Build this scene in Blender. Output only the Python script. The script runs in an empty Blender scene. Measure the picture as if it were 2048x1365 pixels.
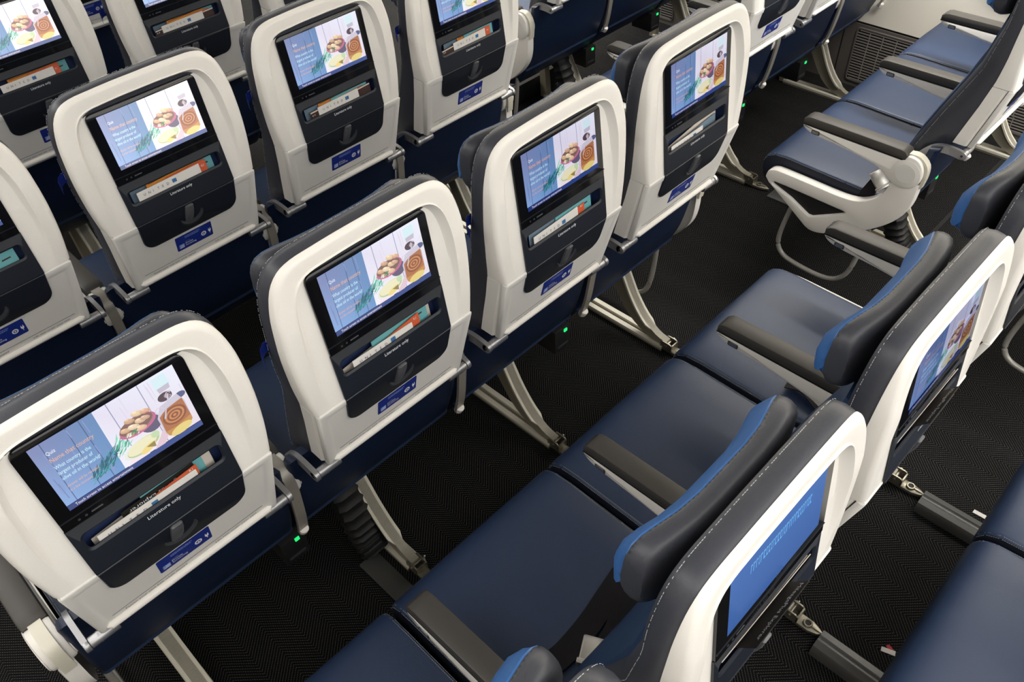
import bpy, bmesh, math, random
from mathutils import Vector, Matrix
random.seed(7)
D = bpy.data
scene = bpy.context.scene
COL = scene.collection
PI = math.pi

# ------------------------------------------------------------------ camera
CAM = (-0.59789, -0.97594, 1.98790)
YAW, PITCH, ROLL, FPX = 0.759041, 0.779572, -0.057390, 1642.04
cam = D.cameras.new('camera'); camo = D.objects.new('camera', cam); COL.objects.link(camo)
f = Vector((math.sin(YAW)*math.cos(PITCH), math.cos(YAW)*math.cos(PITCH), -math.sin(PITCH)))
rt = Vector((math.cos(YAW), -math.sin(YAW), 0)); up = rt.cross(f)
R_ = math.cos(ROLL)*rt + math.sin(ROLL)*up; U_ = -math.sin(ROLL)*rt + math.cos(ROLL)*up
m = Matrix((R_, U_, -f)).transposed().to_4x4(); m.translation = Vector(CAM)
camo.matrix_world = m
cam.sensor_fit = 'HORIZONTAL'; cam.sensor_width = 36.0; cam.lens = FPX*36.0/2048.0
cam.clip_start = 0.05; cam.clip_end = 60
scene.camera = camo

# ------------------------------------------------------------------ world, lamps, exposure
W = D.worlds.new('cabin_world'); scene.world = W; W.use_nodes = True
W.node_tree.nodes['Background'].inputs[0].default_value = (0.93, 0.96, 1.0, 1)
W.node_tree.nodes['Background'].inputs[1].default_value = 0.24
def area(name, loc, sx, sy, power, color, rot=(0, 0, 0)):
    l = D.lights.new(name, 'AREA'); l.shape = 'RECTANGLE'; l.size = sx; l.size_y = sy
    l.energy = power; l.color = color
    o = D.objects.new(name, l); o.location = loc; o.rotation_euler = rot; COL.objects.link(o)
    return o
WARM = (1.0, 0.97, 0.925)
area('aft_ceiling_fill', (0.2, -4.6, 2.40), 4.2, 6.6, 315, WARM)  # unseen fill, spread aft of the camera to light the seat backs
area('aisle_lamp', (-1.25, 1.9, 2.38), 0.8, 6.0, 62, WARM)
area('forward_ceiling_fill', (0.2, 4.6, 2.40), 4.2, 2.6, 96, WARM)  # unseen fill added above the far rows to light them
area('sidewall_fill', (2.50, 0.6, 2.05), 0.30, 10.0, 300, (1.0, 0.97, 0.92), (0, math.radians(-32), 0))  # unseen fill added to brighten the side wall
vs = scene.view_settings
vs.view_transform = 'Standard'; vs.look = 'None'; vs.gamma = 1.0; vs.exposure = 0.0
vs.use_curve_mapping = False

# ------------------------------------------------------------------ materials
def newmat(name):
    mt = D.materials.new(name); mt.use_nodes = True
    return mt, mt.node_tree.nodes, mt.node_tree.links, mt.node_tree.nodes['Principled BSDF']
def mat(name, col, rough=0.5, metal=0.0, spec=0.5, noise=0.0, nscale=300.0, bump=0.0, coat=0.0, emis=None, es=0.0):
    mt, N, L, b = newmat(name)
    b.inputs['Base Color'].default_value = (*col, 1)
    b.inputs['Roughness'].default_value = rough
    b.inputs['Metallic'].default_value = metal
    b.inputs['Specular IOR Level'].default_value = spec
    b.inputs['Coat Weight'].default_value = coat
    if emis:
        b.inputs['Emission Color'].default_value = (*emis, 1); b.inputs['Emission Strength'].default_value = es
    if noise > 0 or bump > 0:
        tc = N.new('ShaderNodeTexCoord'); nz = N.new('ShaderNodeTexNoise')
        nz.inputs['Scale'].default_value = nscale; nz.inputs['Detail'].default_value = 3
        L.new(tc.outputs['Object'], nz.inputs['Vector'])
        if noise > 0:
            mx = N.new('ShaderNodeMix'); mx.data_type = 'RGBA'
            mx.inputs[6].default_value = (*[c*(1-noise) for c in col], 1)
            mx.inputs[7].default_value = (*[min(1, c*(1+noise)) for c in col], 1)
            L.new(nz.outputs['Fac'], mx.inputs[0]); L.new(mx.outputs[2], b.inputs['Base Color'])
        if bump > 0:
            bp = N.new('ShaderNodeBump'); bp.inputs['Strength'].default_value = bump; bp.inputs['Distance'].default_value = 0.0006
            L.new(nz.outputs['Fac'], bp.inputs['Height']); L.new(bp.outputs['Normal'], b.inputs['Normal'])
    return mt
M = {}
M['shell'] = mat('white_moulded_plastic', (0.77, 0.745, 0.70), 0.42, spec=0.35, noise=0.03, nscale=420, bump=0.12)
M['tray'] = mat('white_textured_plastic', (0.70, 0.685, 0.65), 0.55, spec=0.3, noise=0.04, nscale=900, bump=0.2)
M['charcoal'] = mat('charcoal_leather', (0.040, 0.043, 0.054), 0.42, spec=0.45, noise=0.12, nscale=260, bump=0.25)
M['navy'] = mat('navy_leather', (0.017, 0.034, 0.080), 0.48, spec=0.5, noise=0.06, nscale=240, bump=0.25)
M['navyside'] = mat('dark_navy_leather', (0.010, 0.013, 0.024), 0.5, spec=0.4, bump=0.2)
M['rear'] = mat('navy_back_cover', (0.007, 0.015, 0.042), 0.42, spec=0.4, noise=0.05, bump=0.2)
M['blue'] = mat('bright_blue_leather', (0.034, 0.118, 0.33), 0.42, spec=0.4, noise=0.05, bump=0.2)
M['blueface'] = mat('deep_blue_leather', (0.012, 0.034, 0.088), 0.45, spec=0.5, bump=0.2)
M['stitch'] = mat('pale_thread', (0.38, 0.40, 0.43), 0.8)
M['bezel'] = mat('black_glass', (0.004, 0.004, 0.005), 0.14, spec=0.4)
M['panel'] = mat('dark_navy_plastic', (0.010, 0.013, 0.020), 0.45, spec=0.4, bump=0.15, nscale=700)
M['panelgrey'] = mat('slate_plastic', (0.034, 0.037, 0.043), 0.5, spec=0.4, bump=0.15, nscale=700)
M['cavity'] = mat('blue_pocket_lining', (0.008, 0.022, 0.085), 0.7)
M['latch'] = mat('graphite_plastic', (0.075, 0.078, 0.085), 0.38)
M['armpad'] = mat('grey_arm_pad', (0.050, 0.046, 0.041), 0.5, spec=0.5, bump=0.15)
M['black'] = mat('black_rubber', (0.006, 0.006, 0.007), 0.6)
M['alu'] = mat('satin_aluminium', (0.36, 0.36, 0.37), 0.40, metal=0.8)
M['fit'] = mat('dull_zinc_fitting', (0.27, 0.25, 0.20), 0.36, metal=0.8)
M['steel'] = mat('chrome_steel', (0.55, 0.54, 0.52), 0.25, metal=1.0)
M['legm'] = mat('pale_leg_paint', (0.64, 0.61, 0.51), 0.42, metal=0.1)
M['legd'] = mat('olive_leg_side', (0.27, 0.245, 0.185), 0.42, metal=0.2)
M['strap'] = mat('grey_bracket_paint', (0.33, 0.31, 0.27), 0.42, metal=0.3)
M['tube'] = mat('grey_painted_tube', (0.36, 0.35, 0.32), 0.38, metal=0.3)
M['duct'] = mat('dark_grey_track_cover', (0.055, 0.056, 0.054), 0.36, spec=0.5)
M['sticker'] = mat('royal_blue_sticker', (0.010, 0.026, 0.22), 0.35)
M['ink'] = mat('grey_ink', (0.13, 0.13, 0.13), 0.7)
M['white'] = mat('white_ink', (0.75, 0.77, 0.80), 0.6)
M['paleblue'] = mat('pale_blue_ink', (0.22, 0.30, 0.62), 0.6)
M['paper'] = mat('white_paper', (0.66, 0.64, 0.61), 0.7)
M['cream'] = mat('cream_paper', (0.55, 0.50, 0.44), 0.7)
M['orange'] = mat('orange_card', (0.62, 0.23, 0.025), 0.6)
M['red'] = mat('orange_red_card', (0.55, 0.095, 0.035), 0.6)
M['teal'] = mat('teal_cover', (0.13, 0.37, 0.40), 0.5)
M['slate'] = mat('slate_blue_cover', (0.14, 0.20, 0.26), 0.5)
M['brown'] = mat('dark_brown_cover', (0.045, 0.020, 0.016), 0.5)
M['darkcard'] = mat('black_card', (0.012, 0.010, 0.009), 0.5)
M['navyink'] = mat('navy_ink', (0.02, 0.04, 0.12), 0.6)
M['globe'] = mat('globe_blue_ink', (0.04, 0.14, 0.32), 0.6)
M['belt'] = mat('black_webbing', (0.010, 0.009, 0.011), 0.6, spec=0.15, bump=0.5, nscale=900)
M['green'] = mat('green_indicator', (0.01, 0.2, 0.03), 0.4, emis=(0.02, 0.9, 0.22), es=1.0)
M['led'] = mat('blue_white_indicator', (0.1, 0.2, 0.5), 0.4, emis=(0.35, 0.6, 1.0), es=1.6)
M['wall'] = mat('ivory_sidewall', (0.72, 0.68, 0.60), 0.5, noise=0.03, nscale=8)
M['dado'] = mat('brown_grey_dado', (0.115, 0.103, 0.093), 0.5, bump=0.15)
M['ventdark'] = mat('vent_black', (0.006, 0.006, 0.006), 0.8)
M['ventslat'] = mat('vent_slat_grey', (0.23, 0.21, 0.19), 0.5)
M['ceiling'] = mat('cabin_ceiling_white', (0.8, 0.79, 0.76), 0.6)
M['scrapred'] = mat('red_scrap', (0.45, 0.01, 0.02), 0.6)

def display_material():
    mt, N, L, b = newmat('lit_display')
    a = N.new('ShaderNodeVertexColor'); a.layer_name = 'Col'
    b.inputs['Base Color'].default_value = (0.01, 0.01, 0.012, 1)
    b.inputs['Roughness'].default_value = 0.16
    b.inputs['Specular IOR Level'].default_value = 0.35
    L.new(a.outputs['Color'], b.inputs['Emission Color']); b.inputs['Emission Strength'].default_value = 1.0
    return mt
M['display'] = display_material()

def carpet_material():
    mt, N, L, b = newmat('herringbone_carpet')
    tc = N.new('ShaderNodeTexCoord'); sp = N.new('ShaderNodeSeparateXYZ'); L.new(tc.outputs['Object'], sp.inputs[0])
    def math_(op, a, bb=None, clamp=False):
        n = N.new('ShaderNodeMath'); n.operation = op; n.use_clamp = clamp
        for i, x in enumerate((a, bb)):
            if x is None: continue
            if isinstance(x, (int, float)): n.inputs[i].default_value = x
            else: L.new(x, n.inputs[i])
        return n.outputs[0]
    nz = N.new('ShaderNodeTexNoise'); nz.inputs['Scale'].default_value = 120; L.new(tc.outputs['Object'], nz.inputs['Vector'])
    jit = math_('MULTIPLY', math_('SUBTRACT', nz.outputs['Fac'], 0.5), 0.0022)
    X = math_('ADD', sp.outputs[0], 0.018); Y = math_('ADD', sp.outputs[1], jit)
    tri = math_('PINGPONG', X, 0.0635)
    l = math_('ADD', Y, math_('MULTIPLY', tri, 1.0))
    line = math_('LESS_THAN', math_('FRACT', math_('DIVIDE', l, 0.0098)), 0.20)
    q = math_('FRACT', math_('DIVIDE', math_('ADD', X, math_('MULTIPLY', Y, 0.13)), 0.0036))
    dot = math_('LESS_THAN', q, 0.60)
    n2 = N.new('ShaderNodeTexNoise'); n2.inputs['Scale'].default_value = 420; L.new(tc.outputs['Object'], n2.inputs['Vector'])
    fac = math_('MULTIPLY', math_('MULTIPLY', line, dot), math_('MULTIPLY', n2.outputs['Fac'], 1.5), True)
    mx = N.new('ShaderNodeMix'); mx.data_type = 'RGBA'
    mx.inputs[6].default_value = (0.0024, 0.0023, 0.0030, 1); mx.inputs[7].default_value = (0.110, 0.106, 0.096, 1)
    L.new(fac, mx.inputs[0]); L.new(mx.outputs[2], b.inputs['Base Color'])
    b.inputs['Roughness'].default_value = 0.9; b.inputs['Specular IOR Level'].default_value = 0.15
    return mt
M['carpet'] = carpet_material()

# ------------------------------------------------------------------ mesh helpers
class MB:
    def __init__(s): s.bm = bmesh.new(); s.mats = []
    def mi(s, key):
        if key not in s.mats: s.mats.append(key)
        return s.mats.index(key)
    def face(s, vs, k=0, smooth=False):
        try:
            fc = s.bm.faces.new(vs)
        except ValueError:
            return None
        fc.material_index = k; fc.smooth = smooth; return fc
    def loft(s, rings, mat, closed=True, cap=True, smooth=True, loop=False):
        """rings: lists of points, all the same length; closed: each ring is a loop"""
        k = s.mi(mat)
        V = [[s.bm.verts.new(p) for p in r] for r in rings]
        n = len(V[0]); nr = len(V)
        for i in range(nr if loop else nr-1):
            a, b = V[i], V[(i+1) % nr]
            for j in range(n if closed else n-1):
                s.face([a[j], a[(j+1) % n], b[(j+1) % n], b[j]], k, smooth)
        if cap and not loop:
            s.face(list(reversed(V[0])), k); s.face(V[-1], k)
        return V
    def prism(s, poly, axis, a, b, mat, bev=0.0, smooth=False):
        """extrude a closed 2D polygon along an axis between a and b, edges rounded by bev (inset rings)"""
        def pt(u, v, w):
            return {'x': (w, u, v), 'y': (u, w, v), 'z': (u, v, w)}[axis]
        if bev > 0:
            inn = inset(poly, bev); in2 = inset(poly, bev*0.3)
            sg = 1 if b > a else -1
            rings = [[pt(u, v, a) for u, v in inn], [pt(u, v, a+sg*bev*0.3) for u, v in in2], [pt(u, v, a+sg*bev) for u, v in poly],
                     [pt(u, v, b-sg*bev) for u, v in poly], [pt(u, v, b-sg*bev*0.3) for u, v in in2], [pt(u, v, b) for u, v in inn]]
            s.loft(rings, mat, smooth=True)
        else:
            s.loft([[pt(u, v, a) for u, v in poly], [pt(u, v, b) for u, v in poly]], mat, smooth=smooth)
    def box(s, x0, x1, y0, y1, z0, z1, mat, bev=0.0):
        s.prism([(x0, y0), (x1, y0), (x1, y1), (x0, y1)], 'z', z0, z1, mat, bev)
    def tube(s, pts, r, mat, seg=8, sx=1.0, closed=False, sq=1.0, upv=(0, 0, 1)):
        pts = [Vector(p) for p in pts]; n = len(pts); rings = []
        for i, p in enumerate(pts):
            if closed: t = pts[(i+1) % n]-pts[i-1]
            else: t = pts[min(i+1, n-1)]-pts[max(i-1, 0)]
            t.normalize(); u = Vector(upv)
            if abs(t.dot(u)) > 0.98: u = Vector((1, 0, 0)) if abs(t.x) < 0.9 else Vector((0, 1, 0))
            a = t.cross(u).normalized(); b = a.cross(t).normalized()
            rr = r[i] if isinstance(r, (list, tuple)) else r
            rings.append([p + a*math.cos(2*PI*k/seg)*rr*sx + b*math.sin(2*PI*k/seg)*rr*sq for k in range(seg)])
        s.loft(rings, mat, loop=closed)
    def cyl(s, p0, p1, r, mat, seg=16, bev=0.0):
        p0, p1 = Vector(p0), Vector(p1); t = (p1-p0).normalized()
        if bev: s.tube([p0, p0+t*bev*0.3, p0+t*bev, p1-t*bev, p1-t*bev*0.3, p1], [r-bev, r-bev*0.3, r, r, r-bev*0.3, r-bev], mat, seg)
        else: s.tube([p0, p1], r, mat, seg)
    def build(s, name):
        bmesh.ops.remove_doubles(s.bm, verts=s.bm.verts, dist=1e-6)
        bmesh.ops.recalc_face_normals(s.bm, faces=s.bm.faces)
        me = D.meshes.new(name); s.bm.to_mesh(me); s.bm.free()
        for k in s.mats: me.materials.append(M[k])
        try: me.set_sharp_from_angle(angle=math.radians(42))
        except Exception: pass
        return me

def inset(poly, d):
    n = len(poly); A = sum(poly[i][0]*poly[(i+1) % n][1]-poly[(i+1) % n][0]*poly[i][1] for i in range(n))
    sg = 1 if A > 0 else -1; out = []
    for i in range(n):
        p0, p1, p2 = Vector(poly[i-1]), Vector(poly[i]), Vector(poly[(i+1) % n])
        e1 = (p1-p0); e2 = (p2-p1)
        if e1.length < 1e-9 or e2.length < 1e-9: out.append(tuple(p1)); continue
        e1.normalize(); e2.normalize()
        n1 = Vector((-e1.y, e1.x))*sg; n2 = Vector((-e2.y, e2.x))*sg
        b = n1+n2; c = max(0.35, (1+n1.dot(n2))/2)
        out.append(tuple(p1 + b*(d/2/c)))
    return out
def rrect(x0, x1, y0, y1, r, seg=5, corners=(1, 1, 1, 1)):
    """rounded rectangle; corners order: bottom-left, bottom-right, top-right, top-left"""
    out = []
    for (cx, cy, a0, on) in ((x0, y0, PI, corners[0]), (x1, y0, 1.5*PI, corners[1]), (x1, y1, 0, corners[2]), (x0, y1, 0.5*PI, corners[3])):
        if not on: out.append((cx, cy)); continue
        px = cx + (r if cx == x0 else -r); py = cy + (r if cy == y0 else -r)
        for k in range(seg+1):
            a = a0 + 0.5*PI*k/seg; out.append((px+r*math.cos(a), py+r*math.sin(a)))
    return out
def circle(cx, cy, r, n=20, ry=None):
    return [(cx+r*math.cos(2*PI*k/n), cy+(ry or r)*math.sin(2*PI*k/n)) for k in range(n)]
def smooth_curve(pts, n=6):
    """Catmull-Rom through 2D/3D points"""
    P = [Vector(p) for p in pts]; out = []
    for i in range(len(P)-1):
        p0, p1, p2, p3 = P[max(i-1, 0)], P[i], P[i+1], P[min(i+2, len(P)-1)]
        for k in range(n):
            t = k/n
            out.append(0.5*((2*p1)+(p2-p0)*t+(2*p0-5*p1+4*p2-p3)*t*t+(3*p1-p0-3*p2+p3)*t**3))
    out.append(P[-1]); return [tuple(v) for v in out]
def interp(tab, z):
    """piecewise linear table of (z, value), z descending or ascending"""
    t = sorted(tab)
    if z <= t[0][0]: return t[0][1]
    for (a, va), (b, vb) in zip(t, t[1:]):
        if z <= b: return va+(vb-va)*(z-a)/(b-a)
    return t[-1][1]

_text = {}
def text2d(body, size=1.0):
    """flat text as (verts, faces), left aligned at the origin, baseline y = 0"""
    if body not in _text:
        c = D.curves.new('t', 'FONT'); c.body = body; c.size = 1.0; c.resolution_u = 2; c.fill_mode = 'FRONT'
        o = D.objects.new('t', c); COL.objects.link(o)
        bpy.context.view_layer.update()
        me = o.evaluated_get(bpy.context.evaluated_depsgraph_get()).to_mesh()
        _text[body] = ([(v.co.x, v.co.y) for v in me.vertices], [tuple(p.vertices) for p in me.polygons])
        D.objects.remove(o); D.curves.remove(c)
    vs, fs = _text[body]
    return [(x*size, y*size) for x, y in vs], fs
def put_text(mb, body, x, y, size, fn, mat, width=None, flip=False):
    vs, fs = text2d(body, size)
    if not vs: return
    w = max(v[0] for v in vs); k = (width/w) if width else 1.0
    kk = mb.mi(mat)
    V = [mb.bm.verts.new(fn(x-vx*k, y+(vy if flip == 'x' else -vy)) if flip else fn(x+vx*k, y+vy)) for vx, vy in vs]
    for q in fs: mb.face([V[i] for i in q], kk)
def put_poly(mb, poly, fn, mat):
    mb.face([mb.bm.verts.new(fn(u, v)) for u, v in poly], mb.mi(mat))

# ------------------------------------------------------------------ seat profile functions (metres, seat-local; +y is the way the seat faces)
SP = 0.483          # seat spacing
PITCHY = 0.79591    # row pitch
ZS = 0.867          # seam between the upper shell and the tray table
def yup(z): return -0.125*(1.13-z)                # screen / pocket plane
def ytr(z): return -0.0335+0.25*(ZS-z)            # tray table plane
YF = [(1.20, 0.002), (1.044, 0.007), (0.947, 0.011), (0.889, 0.018), (0.80, 0.038), (0.718, 0.060), (0.655, 0.076)]
def yfr(z): return interp(YF, z)                  # where white shell meets leather
YST = [(1.20, 0.038), (1.09, 0.043), (1.03, 0.044), (0.912, 0.064), (0.756, 0.126), (0.627, 0.173), (0.50, 0.205)]
def yst(z): return interp(YST, z)                 # stitch line
HALF = [(0.194, ZS), (0.203, 0.93), (0.207, 1.0), (0.2055, 1.06), (0.2015, 1.105), (0.190, 1.148), (0.170, 1.1735), (0.142, 1.184), (0.10, 1.1865), (0.05, 1.188), (0.0, 1.188)]
def full(half): return [(-x, z) for x, z in half] + [(x, z) for x, z in reversed(half[:-1])]
OUT = full(smooth_curve(HALF, 3))
OUTL = full(smooth_curve([(0.150, 0.50), (0.176, 0.60), (0.182, 0.663), (0.188, 0.77)] + HALF, 3))
def normals2(o):
    r = []
    for i in range(len(o)):
        a = Vector(o[max(i-1, 0)]); b = Vector(o[min(i+1, len(o)-1)]); t = (b-a).normalized(); r.append(Vector((t.y, -t.x)))
    return r
def clamp(v, a, b): return max(a, min(b, v))

def mesh_back_shell():
    mb = MB(); rings = []
    for x, z in OUT:
        h = clamp((z-ZS)*0.087, 0, 0.018)
        def I(d): return x*(1-d/0.2), ZS+(z-ZS)*(1-d/0.321)
        r = [(x, yfr(z), z), (x, yup(z)+0.012-h, z)]
        for d, dy in ((0.0018, 0.0055), (0.005, 0.0017), (0.010, 0.0), (0.030, 0.0)):
            X, Z = I(d); r.append((X, yup(z)+0.003-h+dy, Z))
        for d, k in ((0.0318, 0.95), (0.0345, 0.70), (0.0385, 0.20), (0.0415, 0.0)):
            X, Z = I(d); r.append((X, yup(Z)+0.003-h*k, Z))
        X = clamp(x, -0.133, 0.133); Z = min(z, 1.140); r.append((X, yup(Z)+0.003, Z))
        X = clamp(x, -0.122, 0.122); Z = min(z, 1.126); r.append((X, yup(Z)+0.0035, Z)); r.append((X, yfr(Z), Z))
        rings.append(r)
    mb.loft(rings, 'shell'); return mb.build('back_shell')
def mesh_lower_shell():
    mb = MB(); rings = []
    for z, w in ((ZS-0.002, 0.194), (0.80, 0.190), (0.74, 0.187), (0.69, 0.184), (0.672, 0.183)):
        yb = ytr(z)+0.016; yf = yfr(z)
        rings.append([(-w, yf, z), (-w, yb+0.006, z), (-w+0.006, yb, z), (w-0.006, yb, z), (w, yb+0.006, z), (w, yf, z)])
    mb.loft(rings, 'shell'); return mb.build('lower_shell')
def mesh_tray():
    mb = MB()
    def outl(d):
        z0, z1 = 0.668+d, ZS-0.001-d; a = 0.1795-d; b = 0.1915-d; c = 0.004
        return [(-a+c, z0), (-a, z0+c), (-b, z1-c), (-b+c, z1), (b-c, z1), (b, z1-c), (a, z0+c), (a-c, z0)]
    rings = []
    for d, dy in ((0.0, 0.014), (0.0, 0.003), (0.0015, 0.0008), (0.004, 0.0), (0.016, 0.0), (0.019, 0.0016), (0.024, 0.0018)):
        rings.append([(x, ytr(z)+dy, z) for x, z in outl(d)])
    mb.loft(rings, 'tray')
    # rounded lip along the lower edge, printed rule above it
    mb.tube([(-0.166, ytr(0.683)+0.001, 0.683), (-0.160, ytr(0.683)-0.001, 0.683), (0.160, ytr(0.683)-0.001, 0.683), (0.166, ytr(0.683)+0.001, 0.683)], [0.003, 0.0075, 0.0075, 0.003], 'shell', 10)
    mb.box(-0.150, 0.150, ytr(0.707)+0.0014, ytr(0.707)+0.003, 0.7062, 0.7072, 'ink')
    return mb.build('tray_table')
def mesh_tray_inset():
    mb = MB(); o = rrect(-0.1265, 0.1265, 0.782, ZS-0.0015, 0.028, 6, (1, 1, 0, 0))
    o = [(x*(1+0.035*(z-0.782)/0.085), z) for x, z in o]
    mb.loft([[(x, ytr(z)+0.004, z) for x, z in o], [(x, ytr(z)-0.0005, z) for x, z in o], [(x, ytr(z)-0.0022, z) for x, z in inset(o, 0.0015)]], 'panel')
    return mb.build('tray_inset')
def mesh_latch():
    mb = MB(); cx, cz = 0.002, 0.828
    def S(x, z, d): return (x, ytr(z)-0.0022-d, z)
    # crescent-shaped finger dish
    A = []
    for k in range(15):
        a = math.radians(-168+k*12.6); c, s = math.cos(a), math.sin(a); wd = 0.0095*math.sin(PI*(k+0.8)/15.6)
        A.append([S(cx+c*(0.029+wd), cz+s*(0.029+wd)*0.86, 0.0), S(cx+c*0.030, cz+s*0.030*0.86, 0.0034), S(cx+c*(0.029-wd), cz+s*(0.029-wd)*0.86, 0.0)])
    mb.loft(A, 'panelgrey')
    # the turn handle
    rings = []
    for z, d, w in ((0.8605, 0.003, 0.007), (0.858, 0.006, 0.0102), (0.845, 0.0075, 0.011), (0.83, 0.0065, 0.011), (0.814, 0.0035, 0.0105), (0.807, 0.001, 0.009)):
        x0 = cx-0.004+(z-0.835)*0.16
        rings.append([S(x0-w, z, -0.001), S(x0-w, z, d-0.002), S(x0-w*0.7, z, d), S(x0+w*0.7, z, d), S(x0+w, z, d-0.002), S(x0+w, z, -0.001)])
    mb.loft(rings, 'latch'); return mb.build('latch')
def mesh_placard():
    mb = MB()
    def S(x, z, d=0.0): return (x, ytr(z)+0.0012-d, z)
    o = rrect(-0.0535, 0.0475, 0.727, 0.7735, 0.003, 3)
    mb.loft([[S(x, z, -0.001) for x, z in o], [S(x, z, 0.0) for x, z in o]], 'sticker')
    fn = lambda x, z: S(x, z, 0.0004)
    put_poly(mb, [(-0.047, 0.7335), (-0.033, 0.7335), (-0.033, 0.7465), (-0.047, 0.7465)], fn, 'paleblue')
    fn2 = lambda x, z: S(x, z, 0.0007)
    for k in range(3):
        put_poly(mb, [(-0.046+k*0.002, 0.7345+k*0.0035), (-0.034, 0.7352+k*0.0035), (-0.034, 0.7362+k*0.0035), (-0.045+k*0.002, 0.7358+k*0.0035)], fn2, 'white')
    put_text(mb, 'UNITED', -0.0295, 0.7485, 0.004, fn, 'paleblue')
    put_text(mb, 'Private', -0.0295, 0.742, 0.0075, fn, 'white'); put_text(mb, 'Screening', -0.0295, 0.7355, 0.0075, fn, 'white')
    for z, x0, x1 in ((0.7655, -0.028, 0.012), (0.7610, -0.028, 0.010)):
        x = x0
        while x < x1:
            w = random.uniform(0.002, 0.005); put_poly(mb, [(x, z), (x+w, z), (x+w, z+0.0022), (x, z+0.0022)], fn, 'paleblue'); x += w+0.001
    put_poly(mb, circle(0.0225, 0.746, 0.0072, 18), fn, 'white'); put_poly(mb, circle(0.0225, 0.746, 0.0042, 14), fn2, 'sticker')
    put_poly(mb, circle(0.0225, 0.746, 0.0022, 10), lambda x, z: S(x, z, 0.001), 'white')
    put_poly(mb, [(0.0365, 0.7445), (0.0395, 0.7415), (0.0425, 0.7445), (0.0435, 0.750), (0.0355, 0.750)], fn, 'white')
    put_poly(mb, [(0.0366, 0.750), (0.0380, 0.750), (0.0380, 0.7545), (0.0366, 0.7545)], fn, 'white')
    put_poly(mb, [(0.0410, 0.750), (0.0424, 0.750), (0.0424, 0.7545), (0.0410, 0.7545)], fn, 'white')
    put_poly(mb, [(0.0389, 0.7375), (0.0401, 0.7375), (0.0401, 0.742), (0.0389, 0.742)], fn, 'white')
    return mb.build('placard')
def mesh_notice(left):
    mb = MB(); fn = lambda x, z: (x, ytr(z)+0.0011, z)
    if left: put_text(mb, 'Fasten your seat belt while seated', -0.128, 0.6955, 0.0082, fn, 'ink', 0.118)
    else: put_text(mb, 'Life vest under your seat', 0.048, 0.6955, 0.0082, fn, 'ink', 0.088)
    return mb.build('printed_notice')
def mesh_bezel():
    mb = MB(); o = rrect(-0.1305, 0.1305, 0.9715, 1.139, 0.015, 5, (0, 0, 1, 1))
    mb.loft([[(x, yup(z)+0.0025, z) for x, z in o], [(x, yup(z)-0.0018, z) for x, z in o], [(x, yup(z)-0.003, z) for x, z in inset(o, 0.0014)]], 'bezel')
    # small ledge under the glass with sockets
    for x in (-0.105, -0.094): mb.cyl((x, yup(0.98)-0.003, 0.980), (x, yup(0.98)-0.0038, 0.980), 0.0022, 'panelgrey', 10)
    mb.box(-0.086, -0.068, yup(0.98)-0.0036, yup(0.98)-0.0025, 0.9785, 0.9810, 'latch')
    mb.box(-0.1305, 0.1305, yup(0.99)-0.0042, yup(0.99)-0.0025, 0.9885, 0.9900, 'panel')
    return mb.build('screen_bezel')
def mesh_pocket():
    mb = MB(); zt, zb = 0.9705, ZS+0.0005
    hole = rrect(-0.1165, 0.1165, 0.9165, 0.9475, 0.007, 4)
    n = len(hole)
    # outer boundary sampled towards the hole points
    def outer(p):
        x, z = p; cx, cz = 0.0, 0.932
        X = -0.1315 if x < -0.108 else (0.1315 if x > 0.108 else x)
        Z = zb if z < 0.924 else (zt if z > 0.940 else z)
        if abs(x) > 0.108 and 0.924 <= z <= 0.940: Z = z
        return X, Z
    O = [outer(p) for p in hole]
    grey = mb.mi('panelgrey'); nav = mb.mi('panel'); cav = mb.mi('cavity')
    def S(x, z, d): return (x, yup(z)-d, z)
    vo = [mb.bm.verts.new(S(*p, -0.002)) for p in O]; v1 = [mb.bm.verts.new(S(*p, 0.0012)) for p in O]
    v2 = [mb.bm.verts.new(S(*p, 0.0014)) for p in inset(hole, -0.004)]; v3 = [mb.bm.verts.new(S(*p, -0.001)) for p in hole]
    v4 = [mb.bm.verts.new(S(*p, -0.003)) for p in hole]
    for i in range(n):
        j = (i+1) % n
        top = (hole[i][1]+hole[j][1])/2 > 0.936
        for A, B, k in ((vo, v1, nav), (v1, v2, grey if top else nav), (v2, v3, nav), (v3, v4, nav)):
            mb.face([A[i], A[j], B[j], B[i]], k, False)
    # cavity box, wider and deeper than the slot
    x0, x1, z0, z1, d0, d1 = -0.1205, 0.1205, 0.876, 0.949, -0.003, -0.030
    C = [mb.bm.verts.new(S(x, z, d)) for x, z, d in ((x0, z0, d0), (x1, z0, d0), (x1, z1, d0), (x0, z1, d0), (x0, z0, d1), (x1, z0, d1), (x1, z1, d1), (x0, z1, d1))]
    for q in ((4, 5, 6, 7), (0, 1, 5, 4), (3, 2, 6, 7), (0, 4, 7, 3), (1, 5, 6, 2)): mb.face([C[i] for i in q], cav)
    put_text(mb, 'Literature only', -0.029, 0.9005, 0.0098, lambda x, z: S(x, z, 0.0019), 'white', 0.058)
    bmesh.ops.remove_doubles(mb.bm, verts=mb.bm.verts, dist=1e-6)
    me = D.meshes.new('literature_pocket'); mb.bm.to_mesh(me); mb.bm.free()
    for k in mb.mats: me.materials.append(M[k])
    return me
YCR = [(0.664, 0.0), (0.655, 0.125), (0.60, 0.140), (0.50, 0.172)]
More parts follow.
